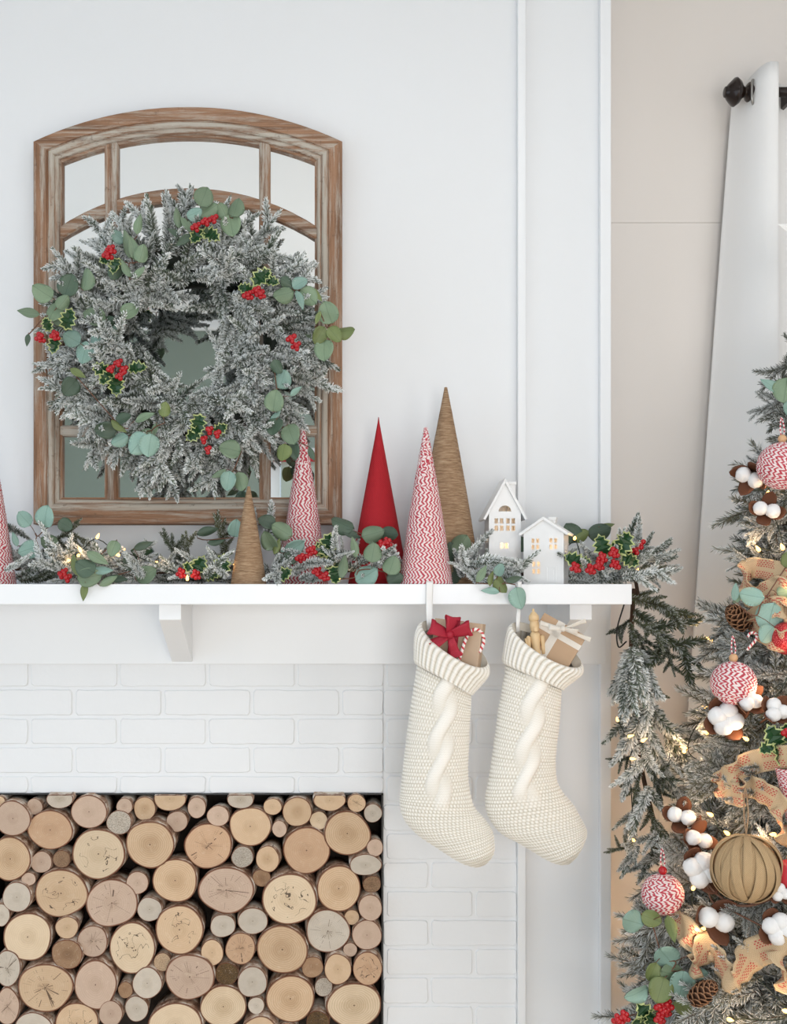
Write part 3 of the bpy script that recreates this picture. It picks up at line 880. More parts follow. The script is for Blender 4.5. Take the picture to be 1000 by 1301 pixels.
# leaves seen on the wreath, clustered as sprigs
WL = [
 [(54, 371, 29, -60, 1, 0), (87, 362, 30, 20, 2, 0), (109, 355, 29, 15, 1, 1), (36, 397, 30, -80, 1, 2), (67, 397, 30, 200, 1, 0), (80, 384, 22, 40, 1, 1), (35, 432, 17, 185, 2, 2), (74, 410, 20, 130, 1, 2)],
 [(120, 402, 30, -75, 1, 1), (165, 395, 26, 60, 1, 1), (91, 430, 25, -60, 0, 0), (107, 448, 30, 190, 0, 0), (120, 431, 25, 10, 0, 1), (133, 432, 26, 10, 0, 1), (144, 424, 28, 20, 0, 2), (139, 410, 22, 60, 2, 1)],
 [(176, 285, 28, 10, 1, 2), (150, 300, 22, -60, 0, 1), (162, 310, 36, -10, 1, 2), (170, 316, 34, -15, 1, 2), (180, 322, 24, 15, 1, 1), (160, 341, 26, -30, 1, 2), (177, 346, 22, 40, 1, 2), (147, 344, 26, 210, 2, 1)],
 [(226, 277, 27, -10, 1, 2), (237, 285, 26, -40, 1, 2), (247, 271, 22, 70, 0, 1), (222, 296, 22, -60, 2, 2), (259, 250, 28, 20, 1, 0), (265, 267, 28, 60, 1, 1), (300, 264, 25, 20, 1, 0), (294, 286, 30, 170, 1, 0), (284, 268, 22, -30, 1, 1), (233, 305, 26, 230, 2, 2)],
 [(360, 374, 29, -110, 1, 1), (367, 360, 25, -60, 2, 1), (381, 360, 22, 60, 0, 1), (392, 377, 27, 130, 1, 0), (381, 381, 27, 160, 0, 2), (404, 375, 20, 150, 3, 2)],
 [(417, 397, 30, -20, 1, 0), (406, 426, 25, -150, 3, 1), (412, 445, 29, 180, 1, 0), (425, 425, 24, 140, 3, 1), (439, 421, 25, 85, 3, 1), (404, 404, 18, 200, 3, 2)],
 [(352, 466, 20, 150, 2, 1), (359, 482, 26, 20, 0, 0), (349, 509, 29, 10, 1, 0), (350, 529, 22, 40, 0, 2), (376, 497, 20, 50, 0, 2)],
 [(370, 552, 28, 160, 1, 0), (349, 542, 26, 200, 2, 0), (360, 575, 23, 190, 3, 0), (374, 573, 22, 170, 2, 1), (396, 577, 20, 160, 2, 2)],
 [(292, 571, 29, -80, 1, 0), (278, 602, 22, -120, 1, 2), (290, 611, 26, 190, 0, 1), (305, 612, 26, 165, 1, 1)],
 [(89, 492, 27, 215, 2, 0), (99, 474, 24, 120, 3, 2), (134, 546, 29, -90, 2, 1), (151, 542, 26, 130, 3, 2), (157, 532, 22, 60, 2, 1), (184, 530, 29, 70, 1, 2)],
 [(209, 520, 20, 10, 3, 1), (152, 559, 24, 240, 0, 1), (176, 564, 32, 220, 0, 0), (190, 566, 30, 190, 0, 0), (197, 546, 20, 190, 1, 2), (184, 552, 24, 240, 1, 1)]]
for L in WL: add_sprig(wreath, L, EY)
HY = -0.235
add_holly(wreath, [(147, 338, 24, 200), (135, 330, 20, 250)], [(141, 317), (137, 324)], HY, 6)
add_holly(wreath, [(268, 299, 28, 120), (250, 300, 24, 220)], [(250, 289), (263, 282), (272, 279)], HY, 5)
add_holly(wreath, [(333, 352, 32, 45), (312, 367, 22, -70), (345, 358, 22, 100)], [(315, 375), (326, 370), (331, 374)], HY, 6)
add_holly(wreath, [], [(371, 431), (377, 440)], HY, 5)
add_holly(wreath, [(87, 405, 30, 20), (70, 438, 26, 200), (60, 412, 20, -20)], [(51, 430), (70, 427)], HY, 7)
add_holly(wreath, [(129, 470, 28, -60), (147, 490, 30, 175), (175, 468, 26, 80), (135, 480, 24, 230)], [(142, 469), (151, 461), (158, 470), (153, 478)], HY, 5, 0.008)
add_holly(wreath, [(252, 540, 30, 190), (246, 552, 26, 230), (280, 545, 22, 60)], [(259, 559), (264, 572), (276, 552), (266, 547)], HY, 4, 0.007)

# ------------------------------------------------------------------ garland along the mantel
garland = thing('mantel_garland', 'frosted pine and eucalyptus garland lying along mantel and trailing off its end', 'garland', (0, -0.13, ZST))
core = spline([P(x, yy, d) for x, yy, d in ((-40, 727, -.1), (60, 722, -.12), (150, 730, -.12), (240, 725, -.11), (330, 726, -.10), (420, 724, -.12), (500, 728, -.10), (590, 724, -.13), (680, 730, -.10), (750, 722, -.12), (800, 726, -.13), (812, 760, -.13))], 60)
MB().tube(core, 0.004, 6).obj('garland_stem', M_twigwood, garland, smooth=True)
R3 = random.Random(5)
ztop = ZST
def gtwig(base, d, L, meshes, par=garland, zmin=None):
    d = Vector(d).normalized()
    tip = base + d * 0.11 * L
    if zmin is not None:
        if base.z < zmin + 0.012: base.z = zmin + 0.012
        tip = base + d * 0.11 * L
        if tip.z < zmin + 0.008 and tip.y > SY - 0.01 and tip.x < SXR:
            d = (Vector((tip.x, tip.y, zmin + 0.012)) - base).normalized()
    return newobj('twig', R3.choice(meshes), par, frame(d, None, base, L, R3.uniform(0, 6)))
# keep-out discs (cones and houses stand among the greenery): px, half width px, y, half depth
KEEP = [(-15, 34, -.19, .06), (317, 23, -.21, .04), (386, 30, -.10, .055), (481, 40, -.1, .07), (541, 34, -.215, .06), (567, 44, -.09, .08), (638, 22, -.12, .04), (692, 30, -.2, .045)]
def blocked(p):
    for cx, hw, y, hd in KEEP:
        X = P(cx, 0, y).x; r = hw * SC(y)
        if ((p.x - X) / (r + 0.004)) ** 2 + ((p.y - y) / (hd + 0.004)) ** 2 < 1: return True
    return False
k = 0; tries = 0
while k < 178 and tries < 4000:
    tries += 1
    px = R3.uniform(-25, 830)
    if 178 < px < 250 and R3.random() < 0.35: continue
    y = R3.uniform(-.25, -.055)
    py = R3.uniform(700, 738)
    base = P(px, py, y)
    base.z = ZST + R3.uniform(0.01, 0.056 if not (150 < px < 250) else 0.042)
    d = Vector((R3.uniform(-1, 1), R3.uniform(-.5, .15), R3.uniform(-.12, .42)))
    if px > 770: d.x = abs(d.x)
    d.normalize()
    L = R3.uniform(.55, .95)
    if any(blocked(base + d * t * L) for t in (0, .03, .06, .1)): continue
    if (base + d * .1 * L).y < SY - 0.03: continue
    gtwig(base, d, L, TW + TWS[:1], zmin=ZST); k += 1
# sprays that can be told apart
for (x0, y0, x1, y1, dep, ms, dd) in (
    (338, 690, 352, 634, -.07, TW[:3], 0), (322, 680, 326, 648, -.05, TW[:3], 0), (287, 722, 283, 660, -.06, TWG, 0), (236, 732, 215, 680, -.10, TWG, 0), (238, 735, 240, 680, -.1, TWG, 0),
    (800, 706, 827, 660, -.13, TW[:3], 0), (793, 700, 806, 655, -.11, TW[4:], 0), (810, 716, 852, 690, -.13, TW[4:], 0), (800, 726, 855, 708, -.15, TW[4:], 0), (812, 732, 846, 722, -.17, TWG, 0), (770, 730, 826, 738, -.2, TW[4:], 0),
    (590, 730, 604, 664, -.12, TW[:3], 0), (596, 734, 640, 710, -.24, TW[:3], 0), (604, 738, 585, 705, -.25, TW[:3], 0), (640, 735, 684, 706, -.25, TW[4:], 0), (640, 728, 678, 736, -.25, TW[:3], 0), (610, 722, 636, 716, -.26, TW[:3], 0),
    (600, 738, 640, 735, -.25, TW[:3], 0), (745, 722, 752, 690, -.12, TW[:3], 0), (722, 732, 790, 720, -.19, TW[:3], 0), (720, 738, 765, 738, -.2, TW[:3], 0),
    (205, 724, 228, 700, -.15, TW[:3], 0), (215, 735, 245, 712, -.17, TW[:3], 0), (20, 735, 60, 715, -.17, TW[4:], 0), (25, 738, 75, 735, -.2, TWG, 0), (55, 700, 108, 690, -.13, TW[4:], 0), (5, 668, 40, 680, -.13, TW[4:], 0),
    (430, 716, 446, 688, -.16, TW[:3], 0), (440, 712, 462, 690, -.15, TW[:3], 0), (372, 725, 415, 706, -.2, TW[:3], 0), (380, 736, 416, 722, -.22, TW[:3], 0), (345, 735, 350, 700, -.18, TW[:3], 0), (500, 735, 488, 708, -.2, TW[4:], 0), (60, 690, 100, 676, -.15, TWG, 0), (90, 676, 112, 690, -.12, TWG, 0)):
    b_, t_ = P(x0, y0, dep + .01), P(x1, y1, dep - .015)
    L = (t_ - b_).length / 0.1
    newobj('twig', R3.choice(ms), garland, frame(t_ - b_, None, b_, L if ms is not TWG else L * .72, R3.uniform(0, 6)))
GYL = -0.245
GL = [
 [(31, 659, 23, -40, 0, 0), (58, 656, 30, 15, 0, 0), (36, 698, 27, 250, 0, 0), (63, 688, 26, 110, 1, 1), (19, 685, 20, -20, 0, 2), (83, 667, 20, 120, 2, 0)],
 [(108, 721, 28, -60, 2, 0), (124, 709, 32, 120, 1, 2), (144, 697, 22, 200, 1, 1), (130, 724, 30, 95, 0, 2), (114, 733, 32, 80, 1, 1), (96, 718, 30, -15, 3, 2), (107, 752, 24, 185, 3, 2), (138, 738, 26, 60, 1, 2)],
 [(165, 716, 22, -40, 2, 1), (186, 730, 30, 60, 1, 1), (150, 735, 26, 95, 2, 2), (172, 718, 18, 140, 3, 2), (182, 693, 26, 70, 2, 2)],
 [(264, 675, 30, 75, 2, 2), (299, 671, 24, 10, 0, 1), (275, 688, 24, 80, 2, 2)],
 [(342, 687, 28, -30, 1, 1), (358, 674, 30, -60, 1, 1), (339, 663, 24, -70, 2, 1), (375, 695, 28, 60, 0, 1), (360, 707, 24, -20, 0, 0), (352, 694, 22, 20, 3, 2), (371, 708, 22, 60, 2, 1)],
 [(435, 666, 32, -70, 2, 1), (447, 679, 26, 110, 2, 2), (474, 678, 30, 75, 1, 1), (495, 678, 24, 100, 2, 1)],
 [(474, 702, 26, 10, 1, 0), (466, 731, 32, 60, 0, 0), (498, 718, 26, 20, 1, 0), (502, 735, 22, 70, 2, 0), (436, 720, 32, 10, 1, 2), (450, 695, 28, -10, 1, 2)],
 [(586, 692, 29, 30, 1, 0), (574, 702, 28, -10, 2, 1), (574, 732, 26, 200, 2, 0)],
 [(612, 729, 26, 30, 1, 2), (623, 751, 24, -85, 0, 2), (637, 743, 24, 150, 3, 1), (624, 735, 20, 10, 3, 2), (635, 724, 18, 20, 0, 1), (659, 760, 29, 165, 0, 0), (653, 736, 22, 75, 2, 2)],
 [(663, 690, 24, 30, 2, 1)],
 [(726, 677, 28, -30, 2, 0), (738, 680, 22, 60, 3, 1), (762, 676, 30, 70, 2, 1), (771, 668, 20, 80, 3, 2)]]
dep = [-.2, -.296, -.23, -.13, -.19, -.17, -.25, -.17, -.305, -.07, -.08]
for L, d_ in zip(GL, dep): add_sprig(garland, L, d_)
add_holly(garland, [], [(78, 730), (86, 735), (82, 727)], -.26, 4, .007)
add_holly(garland, [(253, 718, 30, 30), (282, 718, 32, 10), (242, 722, 24, -60), (270, 728, 26, 60)], [(230, 729), (249, 731)], -.23, 7)
add_holly(garland, [(417, 692, 34, 10), (424, 720, 34, 150), (408, 698, 24, -30)], [(396, 699), (382, 709), (391, 708)], -.22, 6)
add_holly(garland, [(360, 730, 26, 60), (425, 731, 26, 170)], [(403, 726), (412, 732)], -.25, 6)
add_holly(garland, [], [(485, 694), (492, 690)], -.24, 7)
add_holly(garland, [(765, 693, 32, -20), (792, 690, 36, 30), (729, 712, 30, -60), (801, 712, 26, 120), (780, 698, 26, 60), (742, 714, 20, 90)], [(731, 722), (750, 724), (761, 719), (765, 709), (780, 703), (781, 718)], -.275, 7)
add_holly(garland, [(800, 700, 22, 60)], [(808, 699), (814, 692)], -.24, 5)
# trailing end, hanging beside the shelf
tcore = [P(x, yy, d) for x, yy, d in ((806, 748, -.15), (803, 790, -.14), (802, 850, -.14), (806, 920, -.14), (818, 990, -.15), (832, 1050, -.15), (836, 1095, -.15))]
MB().tube(spline(tcore, 30), 0.005, 6).obj('garland_stem', M_twigwood, garland, smooth=True)
MB().tube(spline([P(793, 768, -.15), P(784, 800, -.16), P(786, 822, -.16), P(796, 815, -.15)], 16), 0.0017, 6).obj('light_cable', M_black, garland, smooth=True)
for (x0, y0, x1, y1, dep_, ms) in (
    (800, 758, 888, 792, -.16, 'G'), (806, 775, 896, 852, -.17, 'G'), (800, 750, 850, 772, -.12, 'G'), (804, 786, 848, 818, -.19, 'G'), (806, 800, 835, 845, -.15, 'G'), (800, 790, 812, 850, -.2, 'G'), (802, 786, 776, 812, -.13, 'G'),
    (845, 815, 858, 858, -.16, 'G'), (820, 820, 842, 842, -.2, 'G'), (802, 822, 778, 910, -.16, 'F'), (800, 826, 792, 900, -.21, 'F'), (806, 826, 812, 905, -.22, 'F'), (812, 826, 838, 888, -.18, 'F'), (812, 840, 834, 890, -.13, 'G'),
    (803, 830, 784, 918, -.12, 'F'), (806, 850, 804, 930, -.22, 'F'), (814, 870, 828, 930, -.2, 'F'), (812, 900, 778, 950, -.17, 'F'), (815, 905, 780, 970, -.2, 'F'), (812, 925, 846, 955, -.2, 'F'), (826, 900, 866, 945, -.17, 'F'),
    (830, 915, 884, 950, -.13, 'F'), (845, 935, 890, 985, -.15, 'F'), (826, 945, 862, 1000, -.14, 'F'), (815, 940, 826, 985, -.22, 'F'), (806, 960, 776, 972, -.18, 'G'), (812, 968, 782, 1012, -.2, 'F'), (815, 975, 800, 1020, -.2, 'G'),
    (826, 978, 852, 1020, -.17, 'G'), (822, 965, 858, 1000, -.2, 'G'), (840, 985, 880, 1030, -.13, 'F'), (856, 1000, 905, 1045, -.12, 'F'), (818, 1005, 806, 1060, -.22, 'F'), (808, 1030, 782, 1050, -.17, 'F'), (800, 1045, 786, 1085, -.17, 'F'),
    (822, 1020, 838, 1070, -.2, 'G'), (828, 1040, 850, 1085, -.18, 'G'), (832, 1060, 800, 1080, -.2, 'F'), (806, 1078, 774, 1074, -.18, 'G'), (812, 1075, 790, 1110, -.2, 'F'), (832, 1070, 825, 1105, -.16, 'G'), (830, 1085, 800, 1118, -.17, 'F'), (836, 1080, 862, 1100, -.15, 'F'),
    (838, 960, 858, 990, -.18, 'F'), (800, 850, 790, 905, -.24, 'F'), (815, 850, 826, 900, -.24, 'F'), (824, 1000, 846, 1040, -.21, 'F')):
    b_, t_ = P(x0, y0, dep_), P(x1, y1, dep_ - .02)
    ln = (t_ - b_).length
    if ms == 'G': newobj('twig', R3.choice(TWG), garland, frame(t_ - b_, None, b_, ln / .15, R3.uniform(0, 6)))
    else:
        for q in range(2):
            j1 = Vector((R3.uniform(-.014, .014), R3.uniform(-.03, .03), R3.uniform(-.014, .014))) * q; j2 = Vector((R3.uniform(-.02, .02), R3.uniform(-.03, .02), R3.uniform(-.01, .02))) * q
            newobj('twig', R3.choice(TW[:5]), garland, frame(t_ + j2 - b_ - j1, None, b_ + j1, min(1.25, ln / .095), R3.uniform(0, 6)))
gl = thing('string_lights', 'warm fairy lights threaded through the mantel garland', 'string lights', (0, -0.12, ZST))
LB = [(123, 684, -.2), (103, 701, -.22), (88, 712, -.22), (99, 706, -.2), (156, 701, -.2), (152, 706, -.2), (196, 716, -.21), (238, 737, -.25), (730, 685, -.2), (808, 728, -.2), (302, 716, -.2), (430, 735, -.2)]
LB2 = [(785, 916, -.22), (798, 936, -.25), (815, 942, -.25), (801, 964, -.24), (806, 1068, -.22)]
wpts = []
LBs = sorted(LB)
for i_, (a, b, c) in enumerate(LBs):
    wpts.append(P(a, min(b, 734), c + .02))
    if i_ + 1 < len(LBs) and LBs[i_ + 1][0] - a > 60:
        n2 = LBs[i_ + 1][0]
        for f_ in (.15, .5, .85): wpts.append(P(a + (n2 - a) * f_, 738, -.02))
MB().tube(spline(wpts, 70), 0.0012, 5).obj('wire', M_wire, gl, smooth=True)
MB().tube(spline([P(a, b, c + .02) for a, b, c in LB2], 30), 0.0012, 5).obj('wire', M_wire, gl, smooth=True)
for a, b, c in LB + LB2: add_bulb(gl, P(a, b, c), glow=0.02)
MB().box(-.022, .022, -.012, .012, -.016, .016).obj('battery_box', M_holly, gl, M=Matrix.Translation(P(181, 700, -.07)) @ Matrix.Rotation(-.6, 4, 'Y'), bevel=.002)

# ------------------------------------------------------------------ twine-wrapped cones and balls
def wrapped(name, rows, seg, radii, heights, bulge, mat_, pitch=0.0088, slant=0.5, seed=1, drift=0.22):
    """stack of twine rounds: radii/heights are functions of t in 0..1 along the profile (bottom to top)"""
    r = np.random.default_rng(seed)
    V = []; Fc = []; ph = []
    S_ = 4
    dr = 0.0; sgn_ = 1
    wob = r.normal(size=rows) * 0.12
    for k in range(rows):
        dr += drift * r.normal()
        sgn_ = -sgn_ if r.random() < .82 else sgn_
        sl = slant * sgn_ * r.uniform(.6, 1.3)
        wv = r.normal(size=3) * .12; wq = r.uniform(0, 6, 3)
        b = len(V)
        for i in range(S_ + 1):
            f = i / S_
            t = (k + f) / rows
            R0 = radii(t); z = heights(t)
            R = R0 + bulge * math.sqrt(max(0, 1 - (2 * f - 1) ** 2)) * (1 + wob[k]) if R0 > 0 else 0
            for j in range(seg + 1):
                a = 2 * PI * j / seg + PI / 2
                V.append((R * math.cos(a), R * math.sin(a), z)); ph.append(radii((k + .5) / rows) * (2 * PI * j / seg) / pitch + sl * f + dr + 50 + sum(wv[q] * math.sin((q * 3 + 4) * 2 * PI * j / seg + wq[q]) for q in range(3)))
        m = seg + 1
        for i in range(S_):
            for j in range(seg): Fc.append((b + i * m + j, b + i * m + j + 1, b + (i + 1) * m + j + 1, b + (i + 1) * m + j))
    # closed base
    b = len(V)
    for j in range(seg): 
        a = 2 * PI * j / seg; V.append((radii(0) * math.cos(a), radii(0) * math.sin(a), heights(0))); ph.append(0)
    Fc.append(tuple(range(b + seg - 1, b - 1, -1)))
    return mesh(name, V, Fc, mat_, smooth=True, attrs={'phase': ph})
def cone_at(name, label, apx, apy, halfw, basepx_y, y, kind, rows=0, lean=0.0, belly=0.04):
    s = SC(y)
    H = (basepx_y - apy) * s; R = halfw * s
    base = P(apx, basepx_y, y); base.z = ZST
    H = P(apx, apy, y).z - ZST
    rad = lambda t: max(0.0012, R * (1 - t) + R * belly * math.sin(PI * t) + 0.0025)
    if kind == 'twine': me = wrapped('twine_wrap', rows, 72, rad, lambda t: H * t, 0.0016, M_twine, seed=int(apx) + 50)
    elif kind == 'jute': me = wrapped('jute_wrap', rows, 64, rad, lambda t: H * t, 0.0009, M_jute, seed=int(apx))
    else:
        V, Fc = lathe_geo([(max(0.0008, R * (1 - t)), H * t) for t in [i / 30 for i in range(31)]], 64)
        me = mesh('burlap_cover', V, Fc, M_redburlap, smooth=True)
    o = newobj(name, me, None, Matrix.Translation(base) @ Matrix.Rotation(lean, 4, 'Y'))
    return tag(o, label, 'cone tree', 'cone trees on the mantel')
cone_at('twine_cone_tree', 'red and white twine cone tree at the far end of mantel from houses', -15, 540, 33, 742, -.19, 'twine', 60)
cone_at('jute_cone_tree', 'small tan jute-wrapped cone tree at the mantel front', 316, 618, 21, 742, -.21, 'jute', 64)
cone_at('twine_cone_tree', 'red and white twine cone tree standing before the mirror frame', 385, 541, 30, 742, -.10, 'twine', 60)
cone_at('burlap_cone_tree', 'smooth plain red burlap cone tree', 481, 530, 39, 742, -.095, 'red')
cone_at('twine_cone_tree', 'red and white twine cone tree beside the tall jute cone', 541, 543, 32, 742, -.215, 'twine', 60)
cone_at('jute_cone_tree', 'tallest cone tree wrapped in brown jute behind twine cone', 566.5, 492, 43, 742, -.09, 'jute', 120)

# ------------------------------------------------------------------ ceramic houses
def holed_slab(outer, holes, y0, y1):
    """slab in xz with openings"""
    loops = [[Vector((x, 0, z)) for x, z in outer]] + [[Vector((x, 0, z)) for x, z in h] for h in holes]
    tris = tessellate_polygon(loops)
    flat = [p for l in loops for p in l]; n = len(flat)
    V = [(p.x, y0, p.z) for p in flat] + [(p.x, y1, p.z) for p in flat]
    Fc = [tuple(t) for t in tris] + [tuple(i + n for i in reversed(t)) for t in tris]
    b = 0
    for l in loops:
        m = len(l)
        for i in range(m): Fc.append((b + i, b + (i + 1) % m, b + (i + 1) % m + n, b + i + n))
        b += m
    return V, Fc
def rect(cx, cz, w_, h): return [(cx - w_ / 2, cz - h / 2), (cx + w_ / 2, cz - h / 2), (cx + w_ / 2, cz + h / 2), (cx - w_ / 2, cz + h / 2)]
def house(label, loc, rot, wd, dp, he, ha, holes, roof_over, chimney, door=None):
    M = Matrix.Translation(loc) @ Matrix.Rotation(rot, 4, 'Z')
    o = newobj('ceramic_house', None, None, M); o.empty_display_size = 0.02
    tag(o, label, 'house ornament', 'white ceramic houses on the mantel')
    th = 0.004
    out = [(-wd / 2, 0), (wd / 2, 0), (wd / 2, he), (0, ha), (-wd / 2, he)]
    b = MB()
    V, Fc = holed_slab(out, holes, -dp / 2, -dp / 2 + th); b.add(V, Fc)
    V, Fc = holed_slab(out, [], dp / 2 - th, dp / 2); b.add(V, Fc)
    sideholes = [rect(y, z, 0.007, 0.010) for y in (-dp * .22, dp * .05) for z in (he * .62, he * .72)]
    for sx in (-1, 1):
        V, Fc = holed_slab([(-dp / 2 + th * .5, 0), (dp / 2 - th * .5, 0), (dp / 2 - th * .5, he), (-dp / 2 + th * .5, he)], sideholes, 0, th)
        V = [(sx * (wd / 2 - v[1]), v[0], v[2]) for v in V]; b.add(V, Fc)
    b.box(-wd / 2 + th, wd / 2 - th, -dp / 2 + th, dp / 2 - th, 0, 0.004)
    b.obj('house_body', M_ceramic, o, M=M)
    r = MB(); tt = 0.006
    sl = (ha - he) / (wd / 2); ov = roof_over
    for sx in (-1, 1):
        x1 = sx * (wd / 2 + ov); z1 = he - sl * ov
        nx, nz = sl / math.hypot(1, sl) * sx, 1 / math.hypot(1, sl)
        poly = [(0, ha), (x1, z1), (x1 + nx * tt, z1 + nz * tt), (0, ha + tt * math.hypot(1, sl))]
        r.prism(poly, -dp / 2 - ov * .7, dp / 2 + ov * .7)
    r.obj('roof', M_ceramic, o, M=M, bevel=0.0012)
    cx, cy, cw, z0, z1 = chimney
    MB().box(cx - cw / 2, cx + cw / 2, cy - cw / 2, cy + cw / 2, z0, z1).box(cx - cw * .62, cx + cw * .62, cy - cw * .62, cy + cw * .62, z1 - 0.004, z1 + 0.003).obj('chimney', M_ceramic, o, M=M, bevel=0.0008)
    if door:
        dx, dw, dh = door
        f = MB()
        V, Fc = holed_slab([(dx - dw / 2 - .003, .004), (dx + dw / 2 + .003, .004), (dx + dw / 2 + .003, dh + .003), (dx - dw / 2 - .003, dh + .003)], [rect(dx, .004 + dh / 2, dw, dh - .006)], -dp / 2 - .0012, -dp / 2 + .001); f.add(V, Fc)
        f.box(dx - dw * .3, dx + dw * .3, -dp / 2 - .001, -dp / 2 + .001, dh * .55, dh * .85).box(dx - dw * .3, dx + dw * .3, -dp / 2 - .001, -dp / 2 + .001, dh * .12, dh * .45)
        f.obj('door', M_ceramic, o, M=M)
    MB().lathe([(0.001, 0.004), (0.012, 0.004), (0.012, 0.016), (0.002, 0.0165), (0.004, 0.022), (0.0003, 0.032)], 16).obj('tealight', M_bulb_soft, o, M=M @ Matrix.Translation((0, 0.004, 0.0005)))
    ld = bpy.data.lights.new('tealight_glow', 'POINT'); ld.energy = 0.05; ld.color = (1.0, 0.62, 0.3); ld.shadow_soft_size = 0.008
    lo = bpy.data.objects.new('tealight_glow', ld); col.objects.link(lo); place(lo, o, M @ Matrix.Translation((0, 0.005, he * .55)))
    return o
M_bulb_soft = emit_mat('tealight_wax', (1.0, 0.7, 0.4, 1), 2)
hy = -0.12; s = SC(hy)
h1 = []
z_of = lambda py: P(0, py, hy).z - ZST
x_of = lambda px: (px - 638.5) * s
for zc in (663, 672):
    for xc in (627.7, 634.3, 642.3, 649): h1.append(rect(x_of(xc), z_of(zc), 4.4 * s, 6.6 * s))
for xc in (635, 640.6): h1.append(rect(x_of(xc), z_of(694), 4.2 * s, 6.6 * s))
h1.append([(x_of(638.5) + 8 * s * math.cos(a), z_of(651) + 7.5 * s * math.sin(a)) for a in [PI * i / 10 for i in range(11)]])
house('tall narrow white ceramic house with lit windows and arched attic window', Vector((P(638.5, 0, hy).x, hy, ZST)), 0.0, 40 * s, 0.062, z_of(653), z_of(616), h1, 0.009, (0.024, 0.018, 0.016, z_of(650), z_of(613)))
hy = -0.2; s = SC(hy)
z_of = lambda py: P(0, py, hy).z - ZST
h2 = []
cth = math.cos(math.radians(24))
x2 = lambda px: (px - 690.5) * s / cth
for xc in (681, 701.5):
    for dx in (-2.7, 2.7):
        for zc in (687.5, 695.5): h2.append(rect(x2(xc + dx), z_of(zc), 3.6 * s, 5.4 * s))
for dx in (-2.7, 2.7):
    for zc in (717, 726): h2.append(rect(x2(682 + dx), z_of(zc), 3.6 * s, 6 * s))
house('short wide white ceramic house with chimney and embossed door', Vector((P(694, 0, hy).x, hy, ZST)), math.radians(-24), 46 * s / cth, 0.056, z_of(678.5), z_of(661.5), h2, 0.008, (0.012, 0.016, 0.014, z_of(674), z_of(658.5)), (0.017, 0.017, 0.036))

